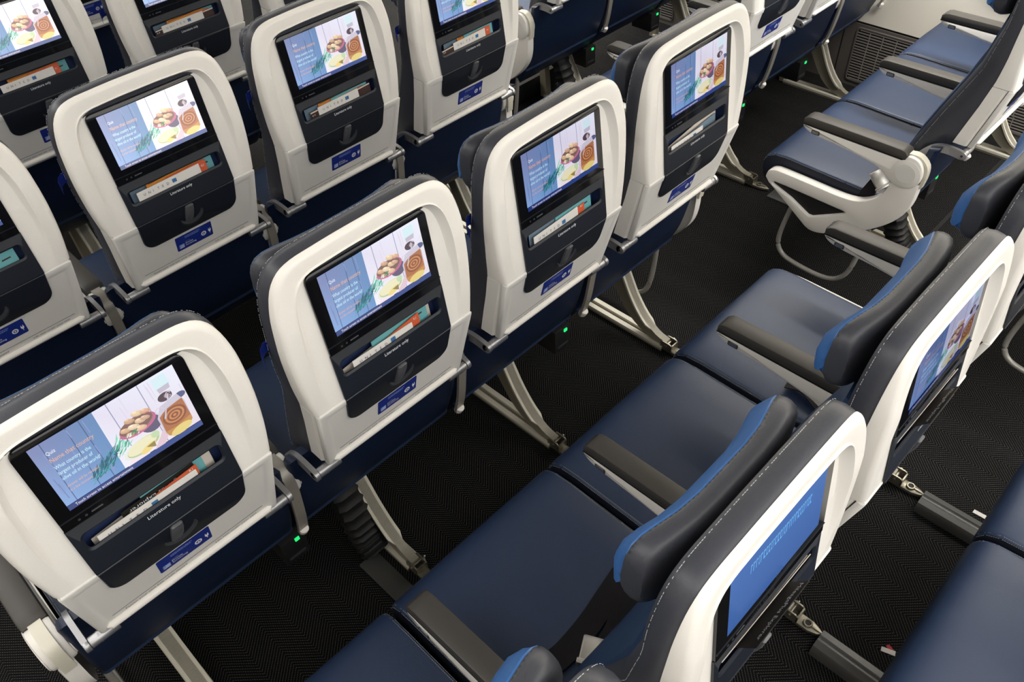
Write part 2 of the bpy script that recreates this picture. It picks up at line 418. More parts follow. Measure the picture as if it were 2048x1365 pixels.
def mesh_back_cushion():
    mb = MB(); rings = []
    def yfr(z): return max(interp(YF, z), interp(YCR, z))
    N = normals2(OUTL)
    for (x, z), n in zip(OUTL, N):
        X, Z = x+n.x*0.001, z+n.y*0.001
        def I(d): return x+n.x*d, z+n.y*d
        r = [(x+n.x*0.004, yfr(z)-0.004, z+n.y*0.004), (X-n.x*0.001, yfr(z)+0.004, Z-n.y*0.001), (X-n.x*0.003, (yfr(z)+max(yst(z), yfr(z)+0.01))/2, Z-n.y*0.003), (X, yst(z)-0.004, Z)]
        for d, dy in ((0.005, 0.003), (0.018, 0.010), (0.05, 0.014)):
            a, b = I(d); a = clamp(a, -0.2, 0.2); r.append((a if abs(x) > 0.05 else x, yst(z)+dy*clamp((1.16-z)/0.25, 0.18, 1), b))
        r.append((x*0.55, yst(z)+0.015*clamp((1.16-z)/0.25, 0.18, 1), min(z, 1.13))); r.append((x*0.55, yfr(z)+0.002, min(z, 1.13)))
        rings.append(r)
    mb.loft(rings, 'charcoal'); return mb.build('back_cushion')
def dashes(mb, path, L=0.0042, gap=0.0022, r=0.0011, mat='stitch', fl=0.6):
    path = [Vector(p) for p in path]; acc = 0.0; i = 0
    pts = []
    tot = 0.0
    for a, b in zip(path, path[1:]):
        l = (b-a).length; t = -acc
        while t+L < l:
            if t >= 0: pts.append((a+(b-a)*(t/l), a+(b-a)*((t+L)/l)))
            t += L+gap
        acc = max(0.0, l-t)
    for p, q in pts: mb.tube([p, (p+q)/2, q], [r*0.6, r, r*0.6], mat, 4)
def mesh_back_stitch():
    mb = MB(); pts = []
    N = normals2(OUTL)
    for (x, z), n in zip(OUTL, N):
        if z < 0.60: continue
        pts.append((x-n.x*0.0008, yst(z)-0.005, z-n.y*0.0008))
    dashes(mb, pts, 0.0032, 0.0012, 0.0005)
    return mb.build('stitching')
def mesh_front_panel():
    mb = MB(); rings = []
    for z, w in ((1.03, 0.168), (0.95, 0.176), (0.85, 0.174), (0.75, 0.168), (0.66, 0.158), (0.57, 0.146), (0.52, 0.135)):
        y = yst(z)+0.010; b = 0.016
        rings.append([(-w, y-0.006, z), (-w+0.006, y+0.006, z), (-w*0.7, y+b*0.8, z), (0, y+b*0.7, z), (w*0.7, y+b*0.8, z), (w-0.006, y+0.006, z), (w, y-0.006, z)])
    mb.loft(rings, 'blueface'); return mb.build('front_panel')
def head_geom(x):
    e = abs(x)/0.172; sh = max(0.0, 1-e**8)
    wing = 0.026*max(0, (e-0.35)/0.65)**1.5 - 0.010*e**12
    hz = 0.066*(0.42+0.58*sh**0.5); zc = 1.090
    return e, sh, wing, zc+hz, zc-hz*0.98, zc
HX = (-0.172, -0.1705, -0.166, -0.157, -0.142, -0.12, -0.09, -0.05, 0.0, 0.05, 0.09, 0.12, 0.142, 0.157, 0.166, 0.1705, 0.172)
def mesh_headrest():
    mb = MB(); rings = []
    for x in HX:
        e, sh, wing, top, bot, zc = head_geom(x); a = 0.050+wing*0.8+0.010*e**10; b = 0.086+wing; m = (a+b)/2
        pr = [(a, bot+0.014), (a-0.001, zc), (a, top-0.016), (a+0.005, top-0.005), (a+0.013, top-0.0005), (m+0.004, top), (b-0.004, top-0.003), (b, top-0.008), (b+0.002, zc), (b, bot+0.012), (b-0.006, bot+0.003), (m, bot), (a+0.006, bot+0.004)]
        rings.append([(x, y, z) for y, z in pr])
    mb.loft(rings, 'charcoal')
    P = []
    for x in HX[2:-2]:
        e, sh, wing, top, bot, zc = head_geom(x); P.append((x, 0.0815+wing, top-0.0012))
    dashes(mb, P, 0.004, 0.004, 0.0005, 'black')
    return mb.build('headrest')
def mesh_headrest_face():
    mb = MB(); rings = []
    for x in HX:
        e, sh, wing, top, bot, zc = head_geom(x); b = 0.082+wing; t = top-0.0055; g = (0.030+0.30*wing)*(0.25+0.75*sh**0.6); lo = bot+0.006
        pr = [(b, lo), (b, t), (b+0.004, t+0.0006), (b+g*0.30, t-0.006), (b+g*0.62, t-0.020), (b+g*0.9, t-0.038), (b+g, zc-0.005), (b+g*0.9, zc-0.035), (b+g*0.5, lo+0.008)]
        rings.append([(x*0.992, y, max(z, lo)) for y, z in pr])
    mb.loft(rings, 'blue'); return mb.build('headrest_face')
def mesh_cushion(side=None):
    mb = MB()
    prof = smooth_curve([(0.150, 0.440), (0.20, 0.452), (0.32, 0.453), (0.44, 0.455), (0.53, 0.458), (0.575, 0.455), (0.602, 0.442), (0.616, 0.418), (0.617, 0.385), (0.608, 0.352), (0.590, 0.338)], 3)
    prof = prof + [(0.40, 0.345), (0.20, 0.352), (0.152, 0.372)]
    cy, cz = 0.38, 0.40; rings = []; HW = 0.2335
    def rg(x, s, dz=0.0, mt=None):
        ins = inset(prof, s); return [(x, y, z+(dz if z > 0.43 else 0)) for y, z in ins]
    X = [(-HW, 0.010), (-HW+0.002, 0.0045), (-HW+0.007, 0.0015), (-HW+0.013, 0.0)]
    for x, s in X: rings.append(rg(x, s))
    for x in (-0.15, -0.07, 0.0, 0.07, 0.15): rings.append(rg(x, 0.0, 0.004*(1-abs(x)/0.2)))
    for x, s in reversed(X): rings.append(rg(-x, s))
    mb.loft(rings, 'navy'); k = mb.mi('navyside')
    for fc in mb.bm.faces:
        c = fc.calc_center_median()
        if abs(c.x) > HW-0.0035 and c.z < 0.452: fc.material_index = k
    return mb.build('seat_cushion')
def mesh_cushion_stitch(side):
    mb = MB()
    for s in (side,):
        for xx, dz in ((0.2275, 0.0006), (0.2325, -0.004)):
            top = [(s*xx, 0.17, 0.4462+dz), (s*xx, 0.32, 0.4518+dz), (s*xx, 0.53, 0.4568+dz), (s*xx, 0.575, 0.4535+dz), (s*xx, 0.602, 0.440+dz), (s*xx, 0.6145, 0.418+dz)]
            dashes(mb, top, 0.0032, 0.0012, 0.0005)
    return mb.build('stitching')
def mesh_rear_cover():
    mb = MB(); out = smooth_curve([(0.083, 0.665), (0.092, 0.60), (0.108, 0.52), (0.128, 0.44), (0.158, 0.37), (0.195, 0.315), (0.235, 0.288), (0.30, 0.280)], 4)
    inn = [(0.52, 0.300), (0.56, 0.333), (0.30, 0.338), (0.24, 0.345), (0.16, 0.42), (0.14, 0.50), (0.125, 0.60), (0.115, 0.655)]
    prof = out+inn; rings = []
    HW = 0.2325
    for x, s in ((-HW, 0.010), (-HW+0.002, 0.005), (-HW+0.008, 0.001), (-HW+0.014, 0.0), (HW-0.014, 0.0), (HW-0.008, 0.001), (HW-0.002, 0.005), (HW, 0.010)):
        rings.append([(x, y, z) for y, z in inset(prof, s)])
    mb.loft(rings, 'rear'); return mb.build('rear_cover')
def mesh_arm(right=True):
    mb = MB()
    body = smooth_curve([(0.486, 0.6205), (0.479, 0.6105), (0.460, 0.6010), (0.425, 0.5955), (0.33, 0.588), (0.24, 0.5755), (0.205, 0.561), (0.185, 0.546), (0.160, 0.535), (0.134, 0.533), (0.108, 0.546), (0.094, 0.571), (0.094, 0.602), (0.106, 0.626), (0.124, 0.638), (0.148, 0.638), (0.156, 0.6210)], 3)
    mb.prism(body, 'x', -0.0248, 0.0248, 'shell', 0.006)
    return mb.build('armrest')
def mesh_arm_pad():
    mb = MB(); prof = [(0.482, 0.6235), (0.4865, 0.6265), (0.486, 0.638), (0.476, 0.6470), (0.462, 0.6505), (0.30, 0.652), (0.172, 0.652), (0.157, 0.648), (0.150, 0.638), (0.156, 0.6235)]
    mb.prism(prof, 'x', -0.0240, 0.0240, 'armpad', 0.0045)
    mb.prism([(0.4865, 0.6200), (0.4865, 0.6240), (0.156, 0.6240), (0.156, 0.6200)], 'x', -0.0230, 0.0230, 'black')
    return mb.build('arm_pad')
def mesh_button(s):
    mb = MB()
    if True:
        o = rrect(0.424, 0.452, 0.6000, 0.6145, 0.004, 4)
        mb.prism(o, 'x', s*0.0240, s*0.0252, 'duct'); mb.prism(rrect(0.4275, 0.4485, 0.603, 0.612, 0.002, 3), 'x', s*0.025, s*0.0268, 'steel')
    return mb.build('recline_button')
def mesh_pivot(s):
    mb = MB()
    if True:
        mb.cyl((s*0.0240, 0.139, 0.584), (s*0.0262, 0.139, 0.584), 0.044, 'shell', 28, 0.002)
        mb.cyl((s*0.0258, 0.139, 0.584), (s*0.0270, 0.139, 0.584), 0.030, 'tray', 24)
    return mb.build('pivot_cap')
def mesh_bracket(aisle=False):
    mb = MB(); P = smooth_curve([(0.150, 0.640), (0.118, 0.640), (0.092, 0.618), (0.086, 0.585), (0.090, 0.545)] + ([] if aisle else [(0.101, 0.47), (0.113, 0.42), (0.120, 0.395)]), 3)
    rings = []
    for i, (y, z) in enumerate(P):
        t = Vector(P[min(i+1, len(P)-1)])-Vector(P[max(i-1, 0)]); t.normalize(); nx, nz = t.y, -t.x
        w = 0.0118; d = 0.0055
        rings.append([(-w, y-nx*d, z-nz*d), (w, y-nx*d, z-nz*d), (w, y+nx*d*0.4, z+nz*d*0.4), (-w, y+nx*d*0.4, z+nz*d*0.4)])
    mb.loft(rings, 'legm' if aisle else 'strap', smooth=False)
    if not aisle: mb.cyl((0, 0.113, 0.412), (0, 0.124, 0.392), 0.0118, 'shell', 14, 0.003)
    return mb.build('arm_bracket')
def mesh_tray_arm(s):
    mb = MB(); P = smooth_curve([(0.150, 0.590), (0.132, 0.620), (0.112, 0.645), (0.088, 0.6585), (0.060, 0.6605), (0.036, 0.6585), (0.028, 0.6570)], 3)
    rings = []
    for i, (y, z) in enumerate(P):
        t = Vector(P[min(i+1, len(P)-1)])-Vector(P[max(i-1, 0)]); t.normalize(); nx, nz = t.y, -t.x
        d = 0.0125; x0, x1 = s*0.203, s*0.2135
        rings.append([(x0, y-nx*d, z-nz*d), (x1, y-nx*d, z-nz*d), (x1, y+nx*d, z+nz*d), (x0, y+nx*d, z+nz*d)])
    mb.loft(rings, 'alu', smooth=False); mb.cyl((s*0.2030, 0.027, 0.657), (s*0.2135, 0.027, 0.657), 0.0125, 'alu', 18, 0.0015)
    mb.cyl((s*0.2135, 0.027, 0.657), (s*0.2142, 0.027, 0.657), 0.0035, 'black', 10)
    return mb.build('tray_arm')
def mesh_hinge(s):
    mb = MB(); mb.cyl((s*0.150, 0.027, 0.657), (s*0.2025, 0.027, 0.657), 0.0108, 'alu', 18, 0.0015)
    mb.cyl((s*0.183, 0.027, 0.657), (s*0.186, 0.027, 0.657), 0.0114, 'alu', 18); return mb.build('hinge')
def mesh_leg():
    mb = MB()
    o = smooth_curve([(0.330, 0.345), (0.288, 0.290), (0.248, 0.216), (0.212, 0.150), (0.165, 0.090), (0.110, 0.050), (0.066, 0.040)], 3)
    i = smooth_curve([(0.062, 0.018), (0.115, 0.020), (0.176, 0.040), (0.235, 0.083), (0.290, 0.160), (0.336, 0.235), (0.372, 0.300)], 3)
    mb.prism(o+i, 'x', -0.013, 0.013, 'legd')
    # pale flange following the rear edge
    rings = []
    for k, (y, z) in enumerate(o):
        t = Vector(o[min(k+1, len(o)-1)])-Vector(o[max(k-1, 0)]); t.normalize(); nx, nz = t.y, -t.x
        w = 0.021 if z > 0.07 else 0.012
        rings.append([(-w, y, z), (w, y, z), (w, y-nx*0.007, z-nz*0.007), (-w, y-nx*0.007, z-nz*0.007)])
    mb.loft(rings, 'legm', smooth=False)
    for x in (-0.0155, 0.0155):   # twin floor rail
        mb.box(x-0.0085, x+0.0085, 0.075, 0.415, 0.004, 0.020, 'legm')
    mb.box(-0.024, 0.024, 0.075, 0.415, 0.002, 0.010, 'legd')
    mb.prism([(0.40, 0.004), (0.44, 0.004), (0.455, 0.33), (0.425, 0.33)], 'x', -0.016, 0.016, 'legd')
    return mb.build('leg')
def mesh_fitting():
    mb = MB()
    mb.prism([(-0.013, 0.085), (0.013, 0.085), (0.017, 0.034), (0.0165, 0.008), (0.010, -0.012), (0.0, -0.030), (-0.010, -0.012), (-0.0165, 0.008), (-0.017, 0.034)], 'z', 0.0015, 0.015, 'fit', 0.004)
    for x in (-0.0165, 0.0165): mb.prism(rrect(0.040, 0.084, 0.010, 0.044, 0.010, 4), 'x', x-0.002, x+0.002, 'fit')
    mb.prism(rrect(-0.0185, 0.0185, 0.012, 0.040, 0.004, 3), 'y', 0.0385, 0.0425, 'fit')
    mb.cyl((-0.022, 0.062, 0.030), (0.024, 0.062, 0.030), 0.0050, 'fit', 10); mb.cyl((0.0185, 0.062, 0.030), (0.0245, 0.062, 0.030), 0.0085, 'steel', 6); mb.cyl((0.0245, 0.062, 0.030), (0.030, 0.062, 0.030), 0.004, 'steel', 8)
    mb.tube([(0.0095*math.cos(a*PI/8), 0.017+0.0095*math.sin(a*PI/8), 0.019) for a in range(16)], 0.0028, 'fit', 6, closed=True)
    mb.cyl((0, 0.017, 0.012), (0, 0.017, 0.0185), 0.0075, 'black', 12)
    mb.tube([(0, 0.006, 0.016), (0, -0.010, 0.016), (0, -0.026, 0.0125)], [0.004, 0.0042, 0.001], 'fit', 6)
    return mb.build('floor_fitting')
def mesh_end_panel(s):
    mb = MB()
    outer = smooth_curve([(0.578, 0.383), (0.572, 0.407), (0.552, 0.420), (0.520, 0.423), (0.42, 0.422), (0.31, 0.421), (0.25, 0.431), (0.205, 0.463), (0.184, 0.500), (0.176, 0.535)], 3) + \
        smooth_curve([(0.094, 0.556), (0.096, 0.49), (0.110, 0.44), (0.145, 0.390), (0.20, 0.340), (0.27, 0.292), (0.33, 0.262), (0.366, 0.252), (0.395, 0.256), (0.43, 0.278), (0.50, 0.325), (0.562, 0.365)], 3)
    hole = [(0.540, 0.3765), (0.548, 0.371), (0.543, 0.366), (0.47, 0.3415), (0.400, 0.3065), (0.385, 0.3075), (0.33, 0.339), (0.285, 0.366), (0.283, 0.371), (0.292, 0.373), (0.40, 0.375), (0.50, 0.377)]
    x0, x1 = s*0.2415, s*0.2735; k = mb.mi('shell')
    def ring(pts, x): return [mb.bm.verts.new((x, y, z)) for y, z in pts]
    def bridge(a, b):
        n = len(a)
        for q in range(n): mb.face([a[q], a[(q+1) % n], b[(q+1) % n], b[q]], k, True)
    A = [ring(outer, x0), ring(outer, x1-s*0.006), ring(inset(outer, 0.0018), x1-s*0.0018), ring(inset(outer, 0.006), x1)]
    B = [ring(inset(hole, -0.006), x1), ring(inset(hole, -0.002), x1-s*0.0015), ring(hole, x1-s*0.005), ring(hole, x1-s*0.014)]
    for L_ in (A, B):
        for a, b in zip(L_, L_[1:]): bridge(a, b)
    mb.bm.verts.ensure_lookup_table(); ed = []
    for L_ in (A[-1], B[0]):
        for q in range(len(L_)):
            e = mb.bm.edges.get((L_[q], L_[(q+1) % len(L_)])); ed.append(e)
    g = bmesh.ops.triangle_fill(mb.bm, use_beauty=True, use_dissolve=False, edges=ed)
    for fc in g['geom']:
        if isinstance(fc, bmesh.types.BMFace): fc.material_index = k
    mb.prism([(0.56, 0.374), (0.53, 0.385), (0.30, 0.385), (0.27, 0.375), (0.385, 0.295), (0.41, 0.298)], 'x', s*0.2420, s*0.2630, 'black')
    return mb.build('end_panel')
def mesh_bag_bar(s):
    mb = MB(); P = smooth_curve([(s*0.225, 0.470, 0.330), (s*0.235, 0.492, 0.20), (s*0.238, 0.494, 0.125), (s*0.238, 0.470, 0.085), (s*0.237, 0.42, 0.068), (s*0.236, 0.33, 0.062), (s*0.235, 0.270, 0.075), (s*0.233, 0.232, 0.118), (s*0.232, 0.215, 0.20), (s*0.228, 0.205, 0.330)], 5)
    mb.tube(P, 0.0085, 'tube', 10); return mb.build('baggage_bar')
def mesh_outlet():
    mb = MB(); mb.box(0.196, 0.262, 0.185, 0.30, 0.215, 0.305, 'black', 0.004)
    mb.box(0.206, 0.252, 0.1835, 0.186, 0.232, 0.240, 'panelgrey')
    return mb.build('power_outlet')
def mesh_indicator():
    mb = MB(); mb.box(0.234, 0.246, 0.1815, 0.186, 0.287, 0.297, 'green'); return mb.build('indicator_light')
def mesh_shroud():
    mb = MB(); P = smooth_curve([(0.315, 0.31), (0.275, 0.235), (0.245, 0.165), (0.222, 0.100), (0.200, 0.055), (0.170, 0.028)], 7); rings = []
    for k, (y, z) in enumerate(P):
        r = 1.0 + (0.10 if k % 3 == 0 else -0.03)
        t = Vector(P[min(k+1, len(P)-1)])-Vector(P[max(k-1, 0)]); t.normalize(); nx, nz = t.y, -t.x
        rings.append([(a*0.036*r - 0.052, y+nx*b*0.034*r, z+nz*b*0.034*r) for a, b in ((-1, -0.6), (-0.6, -1), (0.6, -1), (1, -0.6), (1, 0.6), (0.6, 1), (-0.6, 1), (-1, 0.6))])
    mb.loft(rings, 'black', smooth=False); return mb.build('cable_shroud')
def mesh_equipment():
    mb = MB(); mb.box(-0.03, 0.31, 0.462, 0.70, 0.004, 0.098, 'black', 0.008)
    for k in range(7): mb.box(0.0, 0.22, 0.485+k*0.03, 0.495+k*0.03, 0.097, 0.1005, 'ventdark')
    return mb.build('equipment_box')
def mesh_leds():
    mb = MB()
    for x, y in ((0.2535, 0.584), (0.2425, 0.540), (0.0475, 0.478)): mb.cyl((x, y, 0.096), (x, y, 0.1025), 0.0042, 'led', 8)
    return mb.build('indicator_light')
def mesh_tab():
    mb = MB(); rings = []
    for x, y, dz in ((-0.198, 0.052, 0.0), (-0.212, 0.050, 0.001), (-0.222, 0.043, -0.001), (-0.228, 0.032, -0.005), (-0.230, 0.024, -0.009)):
        rings.append([(x, y, 0.992+dz), (x, y, 1.016+dz), (x+0.0012, y+0.0012, 1.016+dz), (x+0.0012, y+0.0012, 0.992+dz)])
    mb.loft(rings, 'sticker', smooth=False); return mb.build('fabric_tab')
def ribbon(mb, pts, w, th, mat, side=None):
    P = [Vector(p) for p in pts]; rings = []
    for i, p in enumerate(P):
        t = (P[min(i+1, len(P)-1)]-P[max(i-1, 0)]).normalized()
        a = (Vector(side[i]) if side else t.cross(Vector((0, 0, 1)))).normalized(); n = a.cross(t).normalized()
        rings.append([p-a*w/2-n*th/2, p+a*w/2-n*th/2, p+a*w/2+n*th/2, p-a*w/2+n*th/2])
    mb.loft(rings, mat, smooth=False)
def mesh_belt_wide():
    mb = MB()
    ribbon(mb, smooth_curve([(0.236, 0.235, 0.45), (0.225, 0.285, 0.466), (0.16, 0.30, 0.468), (0.08, 0.290, 0.469), (0.0, 0.278, 0.468), (-0.08, 0.275, 0.467), (-0.13, 0.285, 0.466)], 4), 0.048, 0.002, 'belt')
    ribbon(mb, smooth_curve([(0.20, 0.24, 0.470), (0.14, 0.252, 0.478), (0.08, 0.245, 0.479), (0.02, 0.228, 0.478), (-0.05, 0.205, 0.476), (-0.09, 0.20, 0.474)], 4), 0.047, 0.002, 'belt')
    return mb.build('seat_belt')
def mesh_buckle(c, rz=0.0, tilt=0.0):
    mb = MB(); ca, sa = math.cos(rz), math.sin(rz)
    mb.prism(rrect(-0.031, 0.031, -0.024, 0.024, 0.005, 3), 'z', -0.006, 0.008, 'steel', 0.003)
    mb.prism(rrect(-0.034, -0.022, -0.027, 0.027, 0.003, 3), 'z', -0.004, 0.012, 'steel', 0.002)
    mt = Matrix.Translation(Vector(c)) @ Matrix.Rotation(tilt, 4, 'Y') @ Matrix.Rotation(rz, 4, 'Z')
    bmesh.ops.transform(mb.bm, matrix=mt, verts=mb.bm.verts); return mb.build('buckle')
def mesh_belt_short():
    mb = MB()
    ribbon(mb, smooth_curve([(-0.175, 0.200, 0.452), (-0.165, 0.235, 0.468), (-0.150, 0.275, 0.476), (-0.148, 0.300, 0.474), (-0.152, 0.33, 0.466)], 4), 0.046, 0.003, 'belt')
    ribbon(mb, smooth_curve([(-0.150, 0.225, 0.468), (-0.125, 0.245, 0.472), (-0.10, 0.26, 0.470)], 4), 0.046, 0.003, 'belt')
    return mb.build('seat_belt')
def mesh_belt_aisle():
    mb = MB()
    ribbon(mb, [(-0.2365, 0.255, 0.40), (-0.237, 0.245, 0.445), (-0.236, 0.228, 0.49), (-0.235, 0.215, 0.515)], 0.040, 0.003, 'belt', side=[(0, 1, 0.3)]*4)
    return mb.build('seat_belt')

# ------------------------------------------------------------------ seat display picture (flat coloured shapes on the lit panel)
DW, DH = 0.219, 0.1245
def srgb(r, g, b): return tuple((c/255/12.92 if c/255 <= 0.04045 else ((c/255+0.055)/1.055)**2.4) for c in (r, g, b))
class Pic:
    def __init__(s): s.v = []; s.f = []; s.c = []; s.layer = 0
    def poly(s, pts, col, cols=None):
        s.layer += 1; i0 = len(s.v); d = s.layer*0.000006
        for k, (u, w) in enumerate(pts):
            s.v.append((u, w, d)); s.c.append(cols[k] if cols else col)
        s.f.append(tuple(range(i0, i0+len(pts))))
    def text(s, body, u, w, h, col, width):
        s.layer += 1; d = s.layer*0.000006
        vs, fs = text2d(body, 1.0); wd = max(v[0] for v in vs); i0 = len(s.v)
        for x, y in vs: s.v.append((u+x/wd*width, w+y*h, d)); s.c.append(col)
        for q in fs: s.f.append(tuple(i0+i for i in q))
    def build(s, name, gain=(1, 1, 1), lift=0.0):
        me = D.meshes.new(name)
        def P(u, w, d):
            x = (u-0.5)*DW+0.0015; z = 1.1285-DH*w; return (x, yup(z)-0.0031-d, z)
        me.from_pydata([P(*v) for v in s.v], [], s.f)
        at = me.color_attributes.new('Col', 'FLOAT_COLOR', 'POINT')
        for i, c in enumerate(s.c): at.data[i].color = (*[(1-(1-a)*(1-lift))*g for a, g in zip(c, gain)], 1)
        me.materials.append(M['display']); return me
def ell(cu, cw, ru, rw, n=20, rot=0.0, a0=0, a1=2*PI):
    out = []; asp = DW/DH
    for k in range(n):
        a = a0+(a1-a0)*k/(n if a1-a0 > 6.2 else n-1); x, y = ru*math.cos(a), rw*math.sin(a)/asp
        out.append((cu+x*math.cos(rot)-y*math.sin(rot), cw+(x*math.sin(rot)+y*math.cos(rot))*asp))
    return out
def arc_band(p, cu, cw, ru, rw, th, a0, a1, col, rot=0.0, n=16):
    o = ell(cu, cw, ru, rw, n, rot, a0, a1); i = ell(cu, cw, ru-th, rw-th*1.5, n, rot, a0, a1)
    for k in range(n-1): p.poly([o[k], o[k+1], i[k+1], i[k]], col)
def mesh_quiz(gain=(1, 1, 1), lift=0.0):
    p = Pic(); rr = random.Random(3)
    wood = srgb(240, 232, 242)
    p.poly([(0.40, 0), (1, 0), (1, 0.93), (0.40, 0.93)], wood, [srgb(228, 222, 238), srgb(236, 236, 248), srgb(232, 218, 226), srgb(242, 238, 246)])
    for u0, u1 in ((0.515, 0.525), (0.735, 0.742)): p.poly([(u0, 0), (u0+0.006, 0), (u1+0.004, 0.93), (u1-0.002, 0.93)], srgb(150, 150, 180))
    for k in range(16):
        u = rr.uniform(0.44, 0.98); w = rr.uniform(0.0, 0.6); p.poly([(u, w), (u+0.006, w), (u+0.012, w+0.25), (u+0.008, w+0.25)], srgb(222, 212, 226))
    # left overlay
    p.poly([(0, 0), (0.425, 0), (0.418, 0.93), (0, 0.93)], None, [srgb(126, 134, 178), srgb(96, 132, 178), srgb(104, 150, 200), srgb(138, 170, 220)])
    for u0, u1 in ((0.245, 0.235), (0.075, 0.07), (0.33, 0.335)): p.poly([(u0, 0), (u0+0.006, 0), (u1+0.005, 0.93), (u1, 0.93)], srgb(66, 88, 134))
    for k in range(22):
        u = rr.uniform(0.01, 0.40); w = rr.uniform(0.0, 0.7); l = rr.uniform(0.1, 0.25)
        p.poly([(u, w), (u+0.006, w), (u+0.010, w+l), (u+0.004, w+l)], srgb(112, 132, 176) if k % 2 else srgb(134, 150, 196))
    # herbs
    for k in range(120):
        t = rr.random(); u = 0.22+0.27*t+rr.uniform(-0.03, 0.03); w = 0.86-0.24*t+rr.uniform(-0.09, 0.05); l = rr.uniform(0.05, 0.12); a = rr.uniform(0.55, 1.25)
        dark = u < 0.41; th = rr.uniform(0.002, 0.0045)
        c = (srgb(24, 100, 118), srgb(40, 130, 140), srgb(66, 158, 160), srgb(18, 80, 104))[k % 4] if dark else (srgb(40, 146, 118), srgb(80, 180, 150), srgb(140, 214, 186), srgb(226, 240, 232))[k % 4]
        du, dw = l*math.cos(a)*0.8, -l*math.sin(a)*1.2
        if w-dw > 0.92: continue
        p.poly([(u, w), (u+th, w+th*1.4), (u+du*0.55+th*1.6, w+dw*0.45+th), (u+du, w+dw), (u+du*0.55-th, w+dw*0.5-th)], c)
    p.poly([(0.44, 0.93), (0.50, 0.80), (0.63, 0.86), (0.60, 0.93)], srgb(246, 226, 232)); p.poly([(0.64, 0.93), (0.78, 0.68), (0.83, 0.72), (0.72, 0.93)], srgb(226, 196, 206))
    # shadow beside the bowl, bowl with eggs
    p.poly(ell(0.70, 0.56, 0.075, 0.12, 18, 0.2), srgb(96, 84, 112))
    p.poly(ell(0.622, 0.475, 0.130, 0.115, 26, -0.05), srgb(176, 112, 134)); p.poly(ell(0.618, 0.455, 0.120, 0.105, 24, -0.05), srgb(130, 92, 80))
    for u, w, r, c in ((0.540, 0.46, 0.036, (222, 180, 140)), (0.59, 0.37, 0.036, (214, 170, 134)), (0.655, 0.33, 0.042, (238, 206, 166)), (0.708, 0.36, 0.036, (224, 176, 138)), (0.595, 0.47, 0.040, (240, 214, 180)), (0.652, 0.44, 0.038, (232, 196, 158)), (0.688, 0.44, 0.032, (216, 176, 146)), (0.632, 0.535, 0.042, (236, 196, 160)), (0.558, 0.545, 0.032, (206, 160, 124))):
        p.poly(ell(u, w, r, r*0.92, 16, 0.3), srgb(*[int(x*0.92) for x in c])); p.poly(ell(u-0.005, w-0.014, r*0.78, r*0.72, 14, 0.3), srgb(*c)); p.poly(ell(u-0.011, w-0.03, r*0.35, r*0.3, 10, 0.3), srgb(*[min(255, x+26) for x in c]))
    for k in range(10):
        u = 0.55+rr.uniform(-0.03, 0.04); w = 0.57+rr.uniform(-0.04, 0.04); p.poly([(u, w), (u+0.02, w-0.03), (u+0.024, w-0.02), (u+0.006, w+0.012)], srgb(40, 140, 90) if k % 2 else srgb(225, 240, 228))
    arc_band(p, 0.620, 0.475, 0.136, 0.125, 0.011, 0.05, PI*0.98, srgb(214, 96, 140), -0.05, 20); arc_band(p, 0.620, 0.475, 0.136, 0.118, 0.007, -0.9, 0.1, srgb(196, 90, 132), -0.05, 10)
    # jar: cap, neck, body with olive-wood pattern, oil
    p.poly([(0.825, 0.03), (0.925, 0.02), (0.935, 0.20), (0.83, 0.22)], srgb(214, 236, 240)); p.poly([(0.835, 0.19), (0.925, 0.18), (0.92, 0.25), (0.84, 0.26)], srgb(196, 186, 200))
    p.poly(ell(0.862, 0.33, 0.052, 0.062, 18), srgb(74, 52, 60)); p.poly(ell(0.875, 0.33, 0.02, 0.03, 12), srgb(170, 140, 150))
    p.poly(ell(0.955, 0.42, 0.04, 0.045, 14), srgb(82, 88, 128))
    p.poly([(0.80, 0.42), (0.935, 0.38), (0.965, 0.52), (0.958, 0.80), (0.92, 0.885), (0.80, 0.90), (0.752, 0.82), (0.75, 0.56)], srgb(206, 196, 210))
    p.poly([(0.765, 0.56), (0.82, 0.50), (0.955, 0.47), (0.958, 0.80), (0.92, 0.87), (0.80, 0.89), (0.757, 0.81)], srgb(176, 108, 62))
    for k, (ru, rw) in enumerate(((0.088, 0.125), (0.072, 0.10), (0.057, 0.078), (0.042, 0.056), (0.028, 0.036), (0.013, 0.017))):
        p.poly(ell(0.862, 0.635, ru, rw, 20, -0.12), srgb(140, 76, 40) if k % 2 == 0 else srgb(204, 136, 84))
    p.poly([(0.757, 0.79), (0.84, 0.80), (0.955, 0.755), (0.958, 0.82), (0.92, 0.885), (0.80, 0.91), (0.765, 0.86)], srgb(198, 140, 70))
    p.poly(ell(0.862, 0.865, 0.082, 0.062, 20, -0.1), srgb(230, 206, 122))
    for pts in ([(0.80, 0.44), (0.86, 0.40), (0.94, 0.46), (0.94, 0.475), (0.86, 0.42), (0.80, 0.46)], [(0.855, 0.40), (0.862, 0.40), (0.80, 0.62), (0.79, 0.61)], [(0.86, 0.41), (0.88, 0.31), (0.888, 0.315), (0.872, 0.42)]): p.poly(pts, srgb(206, 198, 212))
    arc_band(p, 0.79, 0.47, 0.035, 0.045, 0.007, 0, 2*PI-0.001, srgb(212, 206, 220), 0.5, 14); arc_band(p, 0.885, 0.33, 0.02, 0.05, 0.006, 0, 2*PI-0.001, srgb(206, 196, 208), 0.3, 12)
    # oil dish, cloth
    p.poly(ell(0.585, 0.775, 0.140, 0.115, 24, -0.12), srgb(232, 234, 220)); p.poly(ell(0.590, 0.775, 0.122, 0.098, 22, -0.12), srgb(190, 196, 150)); p.poly(ell(0.585, 0.765, 0.112, 0.085, 22, -0.12), srgb(238, 230, 190))
